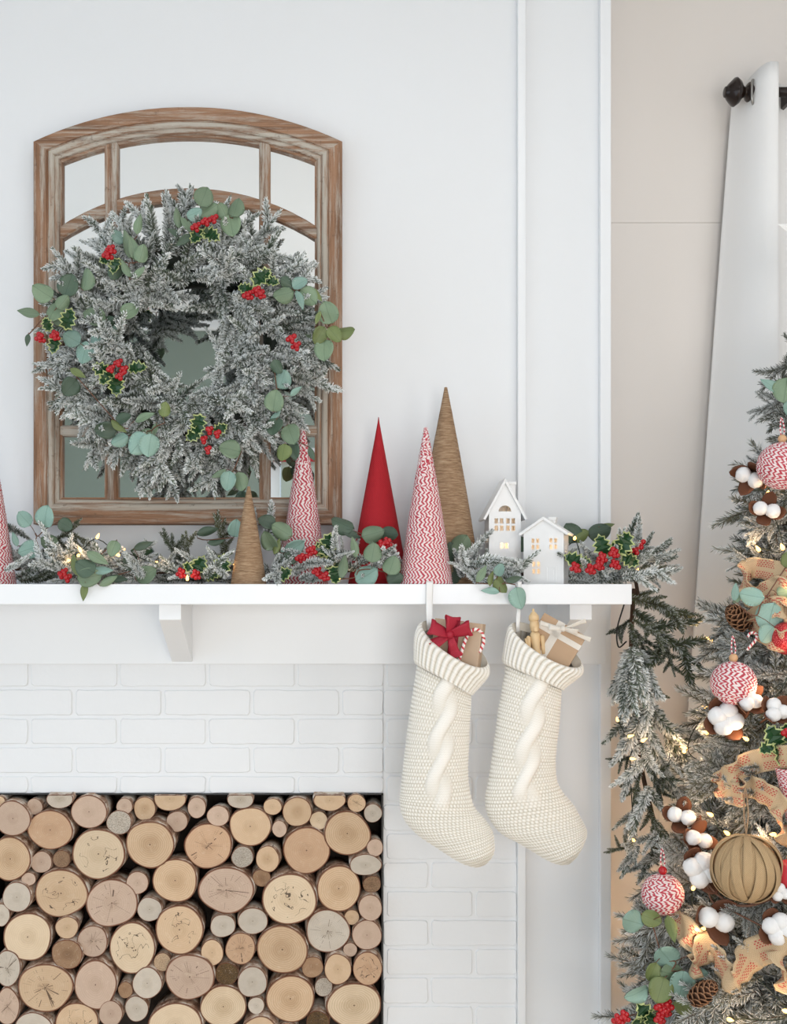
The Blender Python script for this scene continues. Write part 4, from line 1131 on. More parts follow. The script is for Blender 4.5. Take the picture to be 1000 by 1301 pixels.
# ------------------------------------------------------------------ knitted stockings
def stocking(label, secs, y, loop_px, cuff_n, cab, group):
    """secs: list of (left px, left py, right px, right py) from the opening to the toe; the first CN belong to the cuff"""
    s = SC(y)
    top = P((secs[0][0] + secs[0][2]) / 2, (secs[0][1] + secs[0][3]) / 2, y)
    o = thing('knit_stocking', label, 'stocking', P(secs[-1][0], secs[-1][1], y), group)
    def build(name, sc, nv, nu, fn, depth, drop0=0.0, flare=0.0, closed=True):
        Ls = spline([P(a, b, y) for a, b, c, d in sc], nv); Rs = spline([P(c, d, y) for a, b, c, d in sc], nv)
        mids = [(l + r) / 2 for l, r in zip(Ls, Rs)]
        acc = [0.0]
        for i in range(1, nv + 1): acc.append(acc[-1] + (mids[i] - mids[i - 1]).length)
        V = np.zeros(((nv + 1) * nu, 3)); stitch_shade = np.zeros((nv + 1) * nu)
        for i in range(nv + 1):
            half = (Rs[i] - Ls[i]) / 2; hw = half.length
            t = i / nv
            ax = half.normalized()
            T = (mids[min(i + 1, nv)] - mids[max(i - 1, 0)]).normalized()
            dep = min(depth(t), hw * 0.9)
            dv = Vector((0, -1, 0)) * dep + Vector((0, 0, -drop0 * (1 if flare else max(0, 1 - t * 2.2))))
            per = 2 * PI * math.sqrt((hw * hw + dep * dep) / 2)
            for k in range(nu):
                a = 2 * PI * k / nu
                ca, sa = math.cos(a), math.sin(a)
                nrm = (ax * ca * dep + Vector((0, -1, 0)) * sa * hw).normalized()
                h, pl = fn(a, acc[i], t, hw)
                V[i * nu + k] = mids[i] + half * ca + dv * sa + nrm * h
                stitch_shade[i * nu + k] = pl
        Fc = [(i * nu + k, i * nu + (k + 1) % nu, (i + 1) * nu + (k + 1) % nu, (i + 1) * nu + k) for i in range(nv) for k in range(nu)]
        if closed: Fc.append(tuple(range(nv * nu, nv * nu + nu)))
        return mesh(name, V, Fc, M_knit, smooth=True, attrs={'stitch_shade': stitch_shade})
    NS = 60                                     # stitches round
    def body(a, v, t, hw):
        u = a / (2 * PI) * NS
        rowp = v / 0.0072; rw = math.floor(rowp); fv = rowp - rw
        uu = u + 0.5 * (rw % 2); fu = uu - math.floor(uu)
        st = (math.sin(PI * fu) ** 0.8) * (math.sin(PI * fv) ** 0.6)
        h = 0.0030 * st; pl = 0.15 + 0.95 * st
        # cable running down the front
        x = (cab[0] - math.cos(a)) * hw if math.sin(a) > 0 else 9
        w0 = 0.021
        if abs(x) < w0 * 2.0 and t < cab[3]:
            ph = 4 * PI * (v - cab[1]) / cab[2]
            best = 0
            for sgn in (1, -1):
                xc = sgn * w0 * 0.62 * math.sin(ph / 2 + 0.0)
                over = 0.62 + 0.38 * sgn * math.cos(ph / 2)
                d_ = (x - xc) / (w0 * 0.78)
                if abs(d_) < 1: best = max(best, math.sqrt(1 - d_ * d_) * over)
            fade = min(1, (cab[3] - t) * 9)
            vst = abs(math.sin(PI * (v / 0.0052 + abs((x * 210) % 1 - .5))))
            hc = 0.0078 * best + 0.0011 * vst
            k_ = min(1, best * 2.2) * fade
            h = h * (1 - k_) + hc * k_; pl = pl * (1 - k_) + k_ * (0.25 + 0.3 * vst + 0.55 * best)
        return h, min(1, pl)
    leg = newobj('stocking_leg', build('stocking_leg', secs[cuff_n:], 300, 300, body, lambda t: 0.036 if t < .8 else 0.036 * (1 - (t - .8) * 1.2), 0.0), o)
    NR = 36
    def cuff(a, v, t, hw):
        rib = abs(math.cos(a * NR / 2)) ** 0.8
        ro = math.sqrt(max(0, 1 - (2 * t - 1) ** 6))
        lad = abs(math.sin(PI * v / 0.0055))
        return 0.002 + 0.0045 * rib * ro + 0.005 * (ro - .5), 0.05 + 0.75 * rib + 0.2 * lad
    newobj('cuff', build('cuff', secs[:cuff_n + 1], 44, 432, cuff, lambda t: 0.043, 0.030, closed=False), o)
    # rolled inner lip of the cuff
    def lip(a, v, t, hw):
        return 0.002 - 0.006 * t, 0.3
    a0 = secs[0]; a1 = secs[1]
    inner = [a0, tuple(a0[i] + (a1[i] - a0[i]) * 0.7 for i in range(4))]
    inner = [(a0[0] + 1, a0[1] + 1, a0[2] - 1, a0[3] - 1), (inner[1][0] + 3, inner[1][1], inner[1][2] - 3, inner[1][3])]
    newobj('cuff_lining', build('cuff_lining', inner, 6, 120, lip, lambda t: 0.041, 0.030, 1.0, closed=False), o)
    lx, ltop, lbx, lby, lw = loop_px
    ly = SY - 0.006
    pts = [P(lx, 741, SY + 0.03) + Vector((0, 0, .002)), P(lx, 741, SY + .004) + Vector((0, 0, .003)), P(lx, 744, ly), P(lx - .5, 768, ly - .002), P(lbx, lby - 12, y + .012), P(lbx, lby, y + .02)]
    newobj('hanging_loop', ribbon_mesh('hanging_loop', pts, (1, 0.15, 0), lambda t: lw * s * (1.0 - .25 * t), M_white, 0.0022, 40), o)
    return o
ST1 = [(536, 795, 619, 841), (531, 812, 615, 858), (530, 838, 597, 879), (531, 846, 598, 880),
       (526, 878, 597, 900), (521, 911, 596, 920), (516, 950, 594.5, 950), (513, 976, 593.5, 975), (510, 1004, 595, 1000), (509, 1020, 601, 1024), (514, 1040, 611, 1036), (531, 1060, 620, 1048), (555, 1076, 625, 1058), (575, 1089, 627, 1072), (590, 1097, 626, 1084), (603, 1101, 620, 1094), (609, 1100.5, 613, 1099)]
ST2 = [(651, 797, 738, 841), (647, 812, 733, 856), (643, 838, 713, 872), (644, 846, 712, 876),
       (639, 875, 711, 898), (634, 904, 709, 924), (630, 935, 706, 948), (626, 965, 704.5, 970), (620, 1000, 706.5, 992), (617.5, 1018, 715, 1008), (622, 1038, 727, 1022), (637, 1058, 737, 1040), (662, 1072, 743, 1052), (685, 1086, 744, 1060), (700, 1094, 740, 1072), (713, 1098, 733, 1086), (722, 1097.5, 727, 1093)]
YS = -0.315
stocking('cream cable knit stocking holding a gift with red bow', ST1, YS, (546, 742, 546, 800, 10), 3, (0.05, 0.005, 0.175, 0.5), 'stockings hung from the mantel')
stocking('cream cable knit stocking holding a kraft gift and wooden figure', ST2, YS, (660, 742, 658, 803, 6), 3, (0.0, 0.03, 0.175, 0.52), 'stockings hung from the mantel')

# gifts and toys in the stockings
def gift(name, label, M, sx, sy, sz, paper):
    o = newobj(name, None, None, M); o.empty_display_size = 0.02
    tag(o, label, 'gift')
    MB().box(-sx / 2, sx / 2, -sy / 2, sy / 2, -sz / 2, sz / 2).obj('box', paper, o, M=M, bevel=0.0012)
    return o
def bow(parent, c, size, mat_, tails, rx=(1, 0, 0), rz=(0, 0, 1), w_=0.6):
    X, Z = Vector(rx).normalized(), Vector(rz).normalized(); Y = Vector((0, -1, 0))
    for a in BOWA:
        d = X * math.cos(a) + Z * math.sin(a); e = X * -math.sin(a) + Z * math.cos(a)
        L = size * (1.0 if abs(math.cos(a)) > .6 else 0.85)
        pts = [c + Y * .002, c + d * L * .45 + Y * size * .30, c + d * L * .95 + Y * size * .36, c + d * L * 1.08 + Y * size * .18, c + d * L * .9 + Y * size * .02, c + d * L * .45 - Y * size * -.02, c + Y * .003]
        newobj('bow_loop', ribbon_mesh('bow_loop', pts, [e + Y * .55] * 7, lambda t: size * w_ * (0.30 + 0.70 * math.sin(PI * t) ** .7), mat_, .001, 36), parent)
    for a, ln in tails:
        d = X * math.cos(a) + Z * math.sin(a); e = X * -math.sin(a) + Z * math.cos(a)
        pts = [c, c + d * ln * .4 + Y * .006, c + d * ln * .75 + Y * .002, c + d * ln + Y * .006]
        newobj('bow_tail', ribbon_mesh('bow_tail', pts, [e + Y * .3] * 4, lambda t: size * w_ * (.35 + .5 * t), mat_, .001, 24), parent)
    V, Fc = sphere_geo(size * .22, 14, 8)
    newobj('bow_knot', mesh('bow_knot', V, Fc, mat_, smooth=True, uv=[(v[0], v[2]) for v in V]), parent, Matrix.Translation(c + Y * size * .12))
gy = YS + 0.004
c1 = P(581, 822, gy)
M1 = Matrix.Translation(c1) @ Matrix.Rotation(math.radians(7), 4, 'Y') @ Matrix.Rotation(math.radians(-22), 4, 'Z')
g1 = gift('gift_box', 'pale wrapped gift box with red ribbon bow in stocking', M1, 62 * SC(gy), 0.030, 66 * SC(gy), M_palepaper)
BOWA = [math.radians(a) for a in (158, 80, 18)]
bow(g1, P(571, 806, gy - .035), 0.040, M_redribbon, [(math.radians(285), .05), (math.radians(212), .046)], w_=.85)
def band(parent, M, sx, sy, sz, w_, mat_, axis):
    b = MB(); e = .0008
    if axis == 'z': b.box(-w_ / 2, w_ / 2, -sy / 2 - e, sy / 2 + e, -sz / 2 - e, sz / 2 + e)
    else: b.box(-sx / 2 - e, sx / 2 + e, -sy / 2 - e, sy / 2 + e, -w_ / 2, w_ / 2)
    me = b.mesh('ribbon_band', mat_)
    uvl = me.uv_layers.new(name='UVMap')
    for lp in me.loops: v = me.vertices[lp.vertex_index].co; uvl.data[lp.index].uv = (v.x, v.z)
    newobj('ribbon_band', me, parent, M)
band(g1, M1 @ Matrix.Translation((-.006, 0, 0)), 62 * SC(gy), .030, 66 * SC(gy), .02, M_redribbon, 'z')
# candy cane
cy_ = gy - .03
cpts = spline([P(x, yy, cy_) for x, yy in ((578, 852), (585, 833), (590, 817), (595, 806), (602, 800), (609, 801), (614, 808), (614, 818), (609, 829))], 60)
V, Fc, par = tube_geo(cpts, 0.0036, 16)
me = mesh('candy_cane', V, Fc, M_cane := twine_mat('candy_stripe', srgb(200, 24, 40), srgb(245, 238, 234), .4), smooth=True, attrs={'phase': [a / .011 + u for a, u in par]})
# the stripe attribute jumps at the seam of the tube: keep it continuous with a whole-number twist
tag(newobj('candy_cane', me), 'red and white striped candy cane leaning on the red-bowed gift', 'candy cane')
# right stocking: kraft gift with lace bow
c2 = P(706, 815, gy)
M2 = Matrix.Translation(c2) @ Matrix.Rotation(math.radians(31), 4, 'Y') @ Matrix.Rotation(math.radians(-14), 4, 'Z')
sx2, sz2 = 60 * SC(gy), 48 * SC(gy)
g2 = gift('gift_box', 'brown kraft gift box with white lace bow in stocking', M2, sx2, .034, sz2, M_kraft)
band(g2, M2 @ Matrix.Translation((-.008, 0, 0)), sx2, .034, sz2, .017, M_lace, 'z')
band(g2, M2 @ Matrix.Translation((0, 0, .012)), sx2, .034, sz2, .012, M_lace, 'x')
BOWA = [math.radians(a) for a in (172, -12)]
bow(g2, P(715, 799, gy - .03), 0.028, M_lace, [(math.radians(-22), .062), (math.radians(20), .05), (math.radians(165), .05)], w_=.45)
# wooden nutcracker-like toy
ny = gy - .012; s = SC(ny)
nb = P(682, 838, ny)
Mn = Matrix.Translation(nb) @ Matrix.Rotation(math.radians(-4), 4, 'Y')
nut = newobj('wooden_soldier', None, None, Mn); nut.empty_display_size = .02
tag(nut, 'unpainted wooden toy soldier peeking out of the stocking', 'toy')
u = s
MB().lathe([(5.5 * u, 0), (6 * u, 4 * u), (5 * u, 16 * u), (6.2 * u, 26 * u), (6.4 * u, 32 * u), (4 * u, 36 * u)], 18).obj('torso', M_beech, nut, True, Mn)
MB().lathe([(3.5 * u, 35 * u), (5.6 * u, 38 * u), (6 * u, 44 * u), (5.4 * u, 49 * u), (4 * u, 51 * u)], 18).obj('head', M_beech, nut, True, Mn)
MB().lathe([(5 * u, 49 * u), (6.6 * u, 50 * u), (6.2 * u, 56 * u), (5.2 * u, 57 * u), (3 * u, 60 * u), (1.5 * u, 61 * u), (1.8 * u, 63.5 * u), (.5 * u, 65 * u)], 18).obj('hat', M_beech, nut, True, Mn)
MB().box(-2.2 * u, 2.2 * u, -7.2 * u, -5 * u, 36 * u, 42 * u).obj('jaw', M_beech, nut, M=Mn, bevel=.0006)
for sx in (-1, 1):
    MB().lathe([(.5 * u, 6 * u), (2.4 * u, 7 * u), (2.6 * u, 16 * u), (2.2 * u, 18 * u), (2.8 * u, 20 * u), (3 * u, 29 * u), (1 * u, 31 * u)], 12, Matrix.Translation((sx * 8.8 * u, -1 * u, 0))).obj('arm', M_beech, nut, True, Mn)
MB().tube([(-11 * u, -3 * u, 8 * u), (-12 * u, -3 * u, 20 * u), (-13 * u, -3 * u, 28 * u)], 1.6 * u, 10).obj('baton', M_beech, nut, True, Mn)

# ------------------------------------------------------------------ birch logs
def face_mat(tone, mark):
    tones = {'pale': (srgb(226, 206, 178), srgb(208, 184, 152)), 'tan': (srgb(218, 192, 160), srgb(200, 168, 134)), 'orange': (srgb(210, 176, 144), srgb(192, 156, 124)),
             'pinkish': (srgb(206, 182, 162), srgb(188, 162, 142)), 'grey': (srgb(212, 202, 188), srgb(186, 174, 158)), 'brown': (srgb(180, 146, 114), srgb(140, 108, 80)), 'mossy': (srgb(138, 106, 60), srgb(74, 54, 30))}
    a, b = tones[tone]
    m = N('log_%s_%s' % (tone, mark), 0.75)
    uv = m.coord('UV')
    sep = m.n('ShaderNodeSeparateXYZ'); m.l(uv, sep.inputs[0])
    rd = m.rand()
    # per-log offset
    off = m.n('ShaderNodeVectorMath', operation='ADD'); cmb = m.n('ShaderNodeCombineXYZ'); m.l(m.math('MULTIPLY', rd, 37.0), cmb.inputs[2]); m.l(uv, off.inputs[0]); m.l(cmb.outputs[0], off.inputs[1])
    vec = off.outputs[0]
    n1 = m.noise(vec, 1.6, 5, 0.6); n2 = m.noise(vec, 5, 5, 0.65)
    ln = m.n('ShaderNodeVectorMath', operation='LENGTH'); m.l(uv, ln.inputs[0]); r = ln.outputs['Value']
    rw = m.math('ADD', r, m.math('MULTIPLY', n1, 0.18))
    ring = m.math('MULTIPLY_ADD', m.math('SINE', m.math('MULTIPLY', rw, 75.0)), 0.5, 0.5)
    c = m.mix(n1, a, b)
    c = m.mix(m.math('MULTIPLY', ring, 0.5 if mark == 'ringed' else 0.2), c, (b[0] * .72, b[1] * .66, b[2] * .6, 1))
    # heart and stains
    heart = m.ramp(m.math('SUBTRACT', r, m.math('MULTIPLY', n2, 0.5)), [(0.0, (1, 1, 1, 1)), (0.16 if mark != 'ringed' else 0.32, (0, 0, 0, 1))])
    c = m.mix(m.math('MULTIPLY', heart, 0.4 if mark == 'ringed' else 0.2), c, (b[0] * .62, b[1] * .55, b[2] * .45, 1))
    c = m.mix(m.ramp(n2, [(0.55, (0, 0, 0, 1)), (0.75, (0.3, 0.3, 0.3, 1))]), c, srgb(228, 210, 184))
    if mark == 'cracked':
        ang = m.math('ARCTAN2', sep.outputs[1], sep.outputs[0])
        cmb2 = m.n('ShaderNodeCombineXYZ'); m.l(m.math('COSINE', ang), cmb2.inputs[0]); m.l(m.math('SINE', ang), cmb2.inputs[1]); m.l(m.math('MULTIPLY', rd, 20), cmb2.inputs[2])
        an = m.math('FRACT', m.math('ADD', m.math('MULTIPLY', ang, 2.0), m.math('MULTIPLY', m.noise(cmb2.outputs[0], 2.2, 1), 4.0)))
        wid = m.math('LESS_THAN', m.math('ABSOLUTE', m.math('SUBTRACT', an, 0.5)), m.math('DIVIDE', 0.02, m.math('MAXIMUM', r, 0.12)))
        msk = m.math('GREATER_THAN', m.noise(vec, 3.2, 1), 0.49)
        ins = m.math('LESS_THAN', r, 0.82)
        f = m.math('MULTIPLY', m.math('MULTIPLY', wid, msk), ins)
        c = m.mix(m.math('MULTIPLY', f, .85), c, srgb(70, 46, 32))
    if mark == 'squiggle':
        n3 = m.noise(vec, 2.0, 2, 0.5, 0.5)
        band_ = m.math('LESS_THAN', m.math('ABSOLUTE', m.math('SUBTRACT', n3, 0.56)), 0.009)
        ins = m.math('LESS_THAN', r, 0.72)
        c = m.mix(m.math('MULTIPLY', m.math('MULTIPLY', band_, ins), .85), c, srgb(58, 38, 26))
    if mark == 'rough':
        c = m.mix(m.ramp(m.noise(vec, 11, 5, .7), [(0.4, (0, 0, 0, 1)), (0.6, (.8, .8, .8, 1))]), c, (b[0] * .4, b[1] * .4, b[2] * .4, 1))
    pith = m.math('LESS_THAN', r, 0.035)
    c = m.mix(m.math('MULTIPLY', pith, .7), c, srgb(80, 52, 36))
    hs = m.n('ShaderNodeHueSaturation'); m.l(c, hs.inputs['Color']); m.l(m.math('MULTIPLY_ADD', rd, 0.16, 0.92), hs.inputs['Value'])
    # thin reddish inner bark line near the rim
    rim = m.math('GREATER_THAN', rw, 1.065)
    m.color(m.mix(m.math('MULTIPLY', m.math('GREATER_THAN', r, 0.935), .85), hs.outputs[0], srgb(124, 78, 54)))
    m.bump(n2, 0.15, 0.001); return m.m
FM = {}
def bark_mat():
    m = N('birch_bark', 0.8); v = m.coord('Object', (1, 1, 1))
    n1 = m.noise(v, 26, 5, .65); n2 = m.noise(m.coord('Object', (90, 14, 90)), 1, 4, .6)
    c = m.ramp(n1, [(0.36, srgb(104, 72, 54)), (0.47, srgb(170, 140, 118)), (0.6, srgb(222, 214, 202))])
    c = m.mix(m.ramp(n2, [(0.6, (0, 0, 0, 1)), (0.68, (.8, .8, .8, 1))]), c, srgb(78, 52, 38))
    m.color(c); m.bump(n1, .6, .002); return m.m
M_bark = bark_mat()
M_inner = plain('inner_bark', srgb(112, 66, 44), .8, 60, .4)
LOGS = []
A1 = [(0, 115, 25, 30, 'tan', 'plain'), (65, 200, 90, 90, 'pinkish', 'plain'), (175, 140, 42, 42, 'pinkish', 'plain'), (303, 100, 68, 50, 'grey', 'ringed', 1), (255, 258, 116, 100, 'orange', 'plain'), (452, 166, 94, 84, 'pinkish', 'plain'),
      (632, 138, 42, 42, 'pinkish', 'plain'), (605, 220, 65, 62, 'grey', 'rough'), (735, 150, 57, 60, 'tan', 'ringed'), (863, 100, 82, 62, 'tan', 'plain', 1), (900, 215, 55, 54, 'pinkish', 'plain'), (762, 332, 124, 120, 'tan', 'ringed'),
      (500, 380, 137, 128, 'pale', 'squiggle'), (52, 405, 103, 113, 'tan', 'ringed'), (210, 422, 55, 56, 'pinkish', 'plain'), (313, 406, 45, 45, 'brown', 'rough'), (145, 508, 37, 35, 'pinkish', 'plain'), (310, 580, 137, 122, 'tan', 'squiggle'),
      (85, 600, 74, 78, 'grey', 'plain'), (568, 630, 132, 124, 'pinkish', 'cracked'), (698, 527, 58, 58, 'pinkish', 'plain'), (890, 515, 115, 112, 'tan', 'ringed'), (760, 662, 64, 63, 'grey', 'plain'), (8, 690, 42, 58, 'grey', 'plain'),
      (912, 765, 122, 128, 'tan', 'squiggle'), (140, 802, 125, 123, 'pale', 'plain'), (340, 755, 60, 57, 'tan', 'plain'), (340, 890, 79, 76, 'brown', 'ringed'), (470, 825, 78, 82, 'pinkish', 'cracked'), (672, 858, 117, 132, 'pale', 'squiggle'),
      (825, 930, 45, 48, 'tan', 'rough'), (38, 962, 65, 96, 'grey', 'cracked'), (230, 1060, 142, 124, 'tan', 'cracked'), (485, 1045, 108, 126, 'pinkish', 'plain'), (637, 1072, 38, 42, 'brown', 'plain'), (748, 1037, 77, 80, 'grey', 'plain'),
      (964, 1005, 128, 116, 'pinkish', 'cracked'), (38, 1155, 62, 94, 'pinkish', 'cracked'), (170, 1262, 96, 76, 'grey', 'plain'), (390, 1240, 112, 104, 'tan', 'squiggle'), (562, 1192, 62, 66, 'pinkish', 'plain'), (694, 1167, 60, 66, 'grey', 'plain'), (892, 1246, 138, 108, 'pale', 'plain')]
A2 = [(40, 145, 47, 55, 'pinkish', 'plain'), (148, 187, 58, 53, 'pinkish', 'plain'), (262, 105, 68, 45, 'grey', 'ringed', 1), (425, 140, 48, 42, 'tan', 'plain'), (550, 166, 76, 75, 'tan', 'ringed'), (715, 108, 82, 54, 'tan', 'plain', 1), (852, 122, 47, 47, 'tan', 'cracked'),
      (935, 173, 47, 48, 'grey', 'plain'), (660, 210, 46, 48, 'pale', 'plain'), (312, 240, 110, 98, 'tan', 'plain'), (460, 253, 38, 43, 'pinkish', 'plain'), (805, 276, 117, 115, 'tan', 'ringed'), (598, 362, 120, 120, 'orange', 'plain'), (98, 339, 124, 115, 'orange', 'cracked'),
      (946, 348, 42, 46, 'pinkish', 'plain'), (272, 396, 56, 57, 'grey', 'rough'), (400, 406, 60, 68, 'tan', 'ringed'), (898, 436, 82, 55, 'grey', 'plain'), (930, 534, 47, 43, 'brown', 'rough'), (370, 502, 46, 46, 'brown', 'ringed'), (190, 564, 140, 120, 'pinkish', 'cracked'),
      (511, 610, 142, 130, 'pale', 'squiggle'), (762, 556, 114, 117, 'tan', 'ringed'), (922, 654, 62, 67, 'pinkish', 'plain'), (706, 772, 114, 110, 'grey', 'cracked'), (828, 702, 39, 39, 'tan', 'plain'), (905, 792, 76, 78, 'pinkish', 'plain'), (172, 746, 67, 58, 'grey', 'plain'),
      (325, 721, 78, 68, 'grey', 'plain'), (475, 866, 132, 122, 'tan', 'ringed'), (262, 861, 77, 82, 'orange', 'cracked'), (118, 882, 58, 68, 'tan', 'plain'), (820, 867, 36, 36, 'pinkish', 'plain'), (628, 956, 55, 55, 'brown', 'plain'), (757, 966, 71, 78, 'tan', 'plain'),
      (908, 963, 76, 85, 'orange', 'squiggle'), (193, 990, 60, 58, 'mossy', 'rough'), (322, 1031, 76, 80, 'grey', 'plain'), (685, 1056, 46, 50, 'grey', 'rough'), (516, 1116, 124, 120, 'tan', 'ringed'), (840, 1150, 142, 114, 'pale', 'ringed'), (175, 1156, 120, 106, 'pale', 'ringed'),
      (342, 1151, 42, 45, 'grey', 'plain'), (655, 1236, 60, 58, 'mossy', 'rough'), (360, 1290, 92, 84, 'tan', 'plain'), (500, 1290, 60, 50, 'tan', 'plain')]
for dx, A in ((0, A1), (240, A2)):
    for t in A: LOGS.append((dx + t[0] / 4, 990 + t[1] / 4, t[2] / 4, t[3] / 4, t[4], t[5], len(t) > 6))
R4 = random.Random(8)
TONE = {'pale': 'pale cream', 'tan': 'tan', 'orange': 'orange-tan', 'pinkish': 'pinkish', 'grey': 'greyish', 'brown': 'brown', 'mossy': 'dark mossy'}
MARK = {'plain': 'a plain smooth cut end', 'ringed': 'growth rings on its cut end', 'cracked': 'radial cracks on its cut end', 'squiggle': 'dark squiggly marks on its cut end', 'rough': 'a rough stained cut end'}
ADJ = {'plain': 'smooth', 'ringed': 'ringed', 'cracked': 'cracked', 'squiggle': 'squiggle-marked', 'rough': 'rough stained'}
def log_desc(L_):
    rr = (L_[2] + L_[3]) / 2
    sz = 'large' if rr > 26 else ('small' if rr < 15.5 else 'medium')
    return ('%s flat-topped' % TONE[L_[4]]) if L_[6] else '%s %s %s' % (sz, TONE[L_[4]], ADJ[L_[5]])
DESC = [log_desc(l) for l in LOGS]
LOGLAB = []
used_ = set()
for i, l in enumerate(LOGS):
    near = sorted((math.hypot(l[0] - q[0], l[1] - q[1]) - (q[2] + q[3]) / 2, j) for j, q in enumerate(LOGS) if j != i)[:5]
    base_ = DESC[i] + ' birch log'
    lab_ = base_ + ' stacked in the fireplace'
    if DESC.count(DESC[i]) > 1:
        same = [k for k in range(len(LOGS)) if DESC[k] == DESC[i] and k != i]
        def nb(k): return [j for _, j in sorted((math.hypot(LOGS[k][0] - q[0], LOGS[k][1] - q[1]) - (q[2] + q[3]) / 2, j) for j, q in enumerate(LOGS) if j != k)[:8]]
        others = {DESC[j] for k in same for j in nb(k)}
        pick = [j for _, j in near if DESC[j] not in others and DESC[j] != DESC[i]] or [near[0][1]]
        pick.sort(key=lambda j: DESC.count(DESC[j]))
        lab_ = base_ + ' touching a ' + DESC[pick[0]] + ' log'
    LOGLAB.append(lab_)
for (cx, cy, rx, ry, tone, mark, cut) in LOGS:
    yf = -0.036 + R4.uniform(-.010, .010) + (0.010 if max(rx, ry) < 16 else 0)
    s = SC(yf)
    c = P(cx, cy, yf)
    n = 40
    ph = [R4.uniform(0, 6.28) for _ in range(4)]; am = [R4.uniform(0, a) for a in (.03, .025, .018, .012)]
    def rad(a): return 1 + sum(am[k] * math.sin((k + 2) * a + ph[k]) for k in range(4))
    ox, oz = R4.uniform(-.01, .01), R4.uniform(-.01, .01)
    ln = R4.uniform(.10, .125)
    rings = [(0.0, 0, 0), (0.5, 0, 0), (0.955, 0, 0), (0.97, .0002, 1), (1.0, .0012, 2), (1.0, ln * .5, 2), (.97, ln, 2)]
    V = []; Fc = []; mi = []; uv = []
    for q, (k, dy, _) in enumerate(rings[1:]):
        for j in range(n):
            a = 2 * PI * j / n
            f = rad(a) * k
            x, z = rx * s * f * math.cos(a), ry * s * f * math.sin(a)
            if cut: z = min(z, (cy - 1011.0) * s)
            rough_ = 1 + (R4.uniform(-.012, .012) if k >= 1 else 0)
            V.append((x * rough_ + ox * dy / ln, dy, z * rough_ + oz * dy / ln)); uv.append((k * math.cos(a), k * math.sin(a)))
    nr = len(rings) - 1
    V.append((0, 0, 0)); uv.append((0, 0)); ctr = len(V) - 1
    # cut face (child) and bark body (parent)
    fv = V[:3 * n] + [V[ctr]]; fuv = uv[:3 * n] + [(0, 0)]
    ff = [(3 * n, (j + 1) % n, j) for j in range(n)] + [(q * n + j, q * n + (j + 1) % n, (q + 1) * n + (j + 1) % n, (q + 1) * n + j) for q in range(2) for j in range(n)]
    ff = [tuple(f) for f in ff]
    bf = [(q * n + j, q * n + (j + 1) % n, (q + 1) * n + (j + 1) % n, (q + 1) * n + j) for q in range(0, 3) for j in range(n)]
    bv = V[2 * n:6 * n]; bf.append(tuple(range(3 * n, 4 * n)))
    bmi = [0] * n + [1] * (2 * n) + [1]
    lab = LOGLAB[LOGS.index((cx, cy, rx, ry, tone, mark, cut))]
    Mx = Matrix.Translation(c)
    me = mesh('birch_log', bv, bf, [M_inner, M_bark], bmi, smooth=True)
    o = newobj('birch_log', me, None, Mx); tag(o, lab, 'log', 'birch logs stacked in the fireplace')
    if (tone, mark) not in FM: FM[tone, mark] = face_mat(tone, mark)
    newobj('cut_face', mesh('cut_face', fv, ff, FM[tone, mark], uv=fuv), o, Mx)

# ------------------------------------------------------------------ curtain and rod
CY = 0.10
rodz = P(0, 117, CY).z
rod = thing('curtain_rod', 'black curtain rod with turned finial on the recessed wall', 'curtain rod', P(960, 117, CY))
Mr = Matrix.Translation(P(920, 117, CY)) @ Matrix.Rotation(PI / 2, 4, 'Y')
s = SC(CY)
MB().tube([P(948, 117, CY), P(1050, 117, CY), (2.2, CY, rodz)], 6 * s, 16).obj('pole', M_bronze, rod, True)
MB().lathe([(2 * s, 0), (5 * s, .3 * s), (6.5 * s, 1 * s), (7 * s, 3 * s), (10 * s, 5 * s), (14 * s, 9 * s), (17 * s, 12 * s), (17.6 * s, 14 * s), (16 * s, 16 * s), (15.5 * s, 17 * s), (14 * s, 19 * s), (9 * s, 22 * s), (6.5 * s, 25 * s), (7 * s, 27 * s),
            (10.5 * s, 29 * s), (12 * s, 31 * s), (11.5 * s, 33 * s), (8.5 * s, 35 * s), (9 * s, 36 * s), (12.5 * s, 38 * s), (12 * s, 40 * s), (6 * s, 42 * s)], 40, Mr).obj('finial', M_bronze, rod, True)
MB().box(P(1003, 0, CY).x, P(1009, 0, CY).x, CY, YR, rodz - .02, rodz + .012).obj('wall_bracket', M_bronze, rod, bevel=.002)
curt = thing('curtain', 'white linen grommet curtain hanging from black rod', 'curtain', (P(930, 0, CY).x, CY, 0.01))
ctop = P(0, 93, CY).z
V = []; Fc = []
NU, NVv = 150, 60
for i in range(NVv + 1):
    t = i / NVv; z = ctop + (0.012 - ctop) * t
    flare = min(1, t * 1.35)
    for k in range(NU + 1):
        u = k / NU * 3.0
        # first fold: a broad face from the wall side edge to the front, then sharp returns
        xl = 932 - 92 * t ** 0.95; 
        f = u - math.floor(u); n_ = int(u)
        if u >= 3: f = 1; n_ = 2
        start = xl if n_ == 0 else 1012 + 95 * (n_ - 1)
        endx = 989 + 95 * n_
        if f < .74:
            q = f / .74
            px = start + (endx - start) * q; y = CY + .07 - .13 * math.sin(q * PI / 2) ** 1.2
        else:
            q = (f - .74) / .26
            px = endx + (0 if n_ == 0 else 4) * math.sin(q * PI) + 23 * max(0, q - .7) / .3; y = CY - .06 + .13 * (0.5 - .5 * math.cos(q * PI))
        top_sc = 0
        if i == 0: top_sc = -.004 * math.cos(f * 2 * PI) + (-.02 * (1 - min(1, f / .6)) if n_ == 0 else 0)
        V.append(((px - XV) * SC(y), y + .004 * math.sin(t * 5 + u * 2), z + top_sc))
m = NU + 1
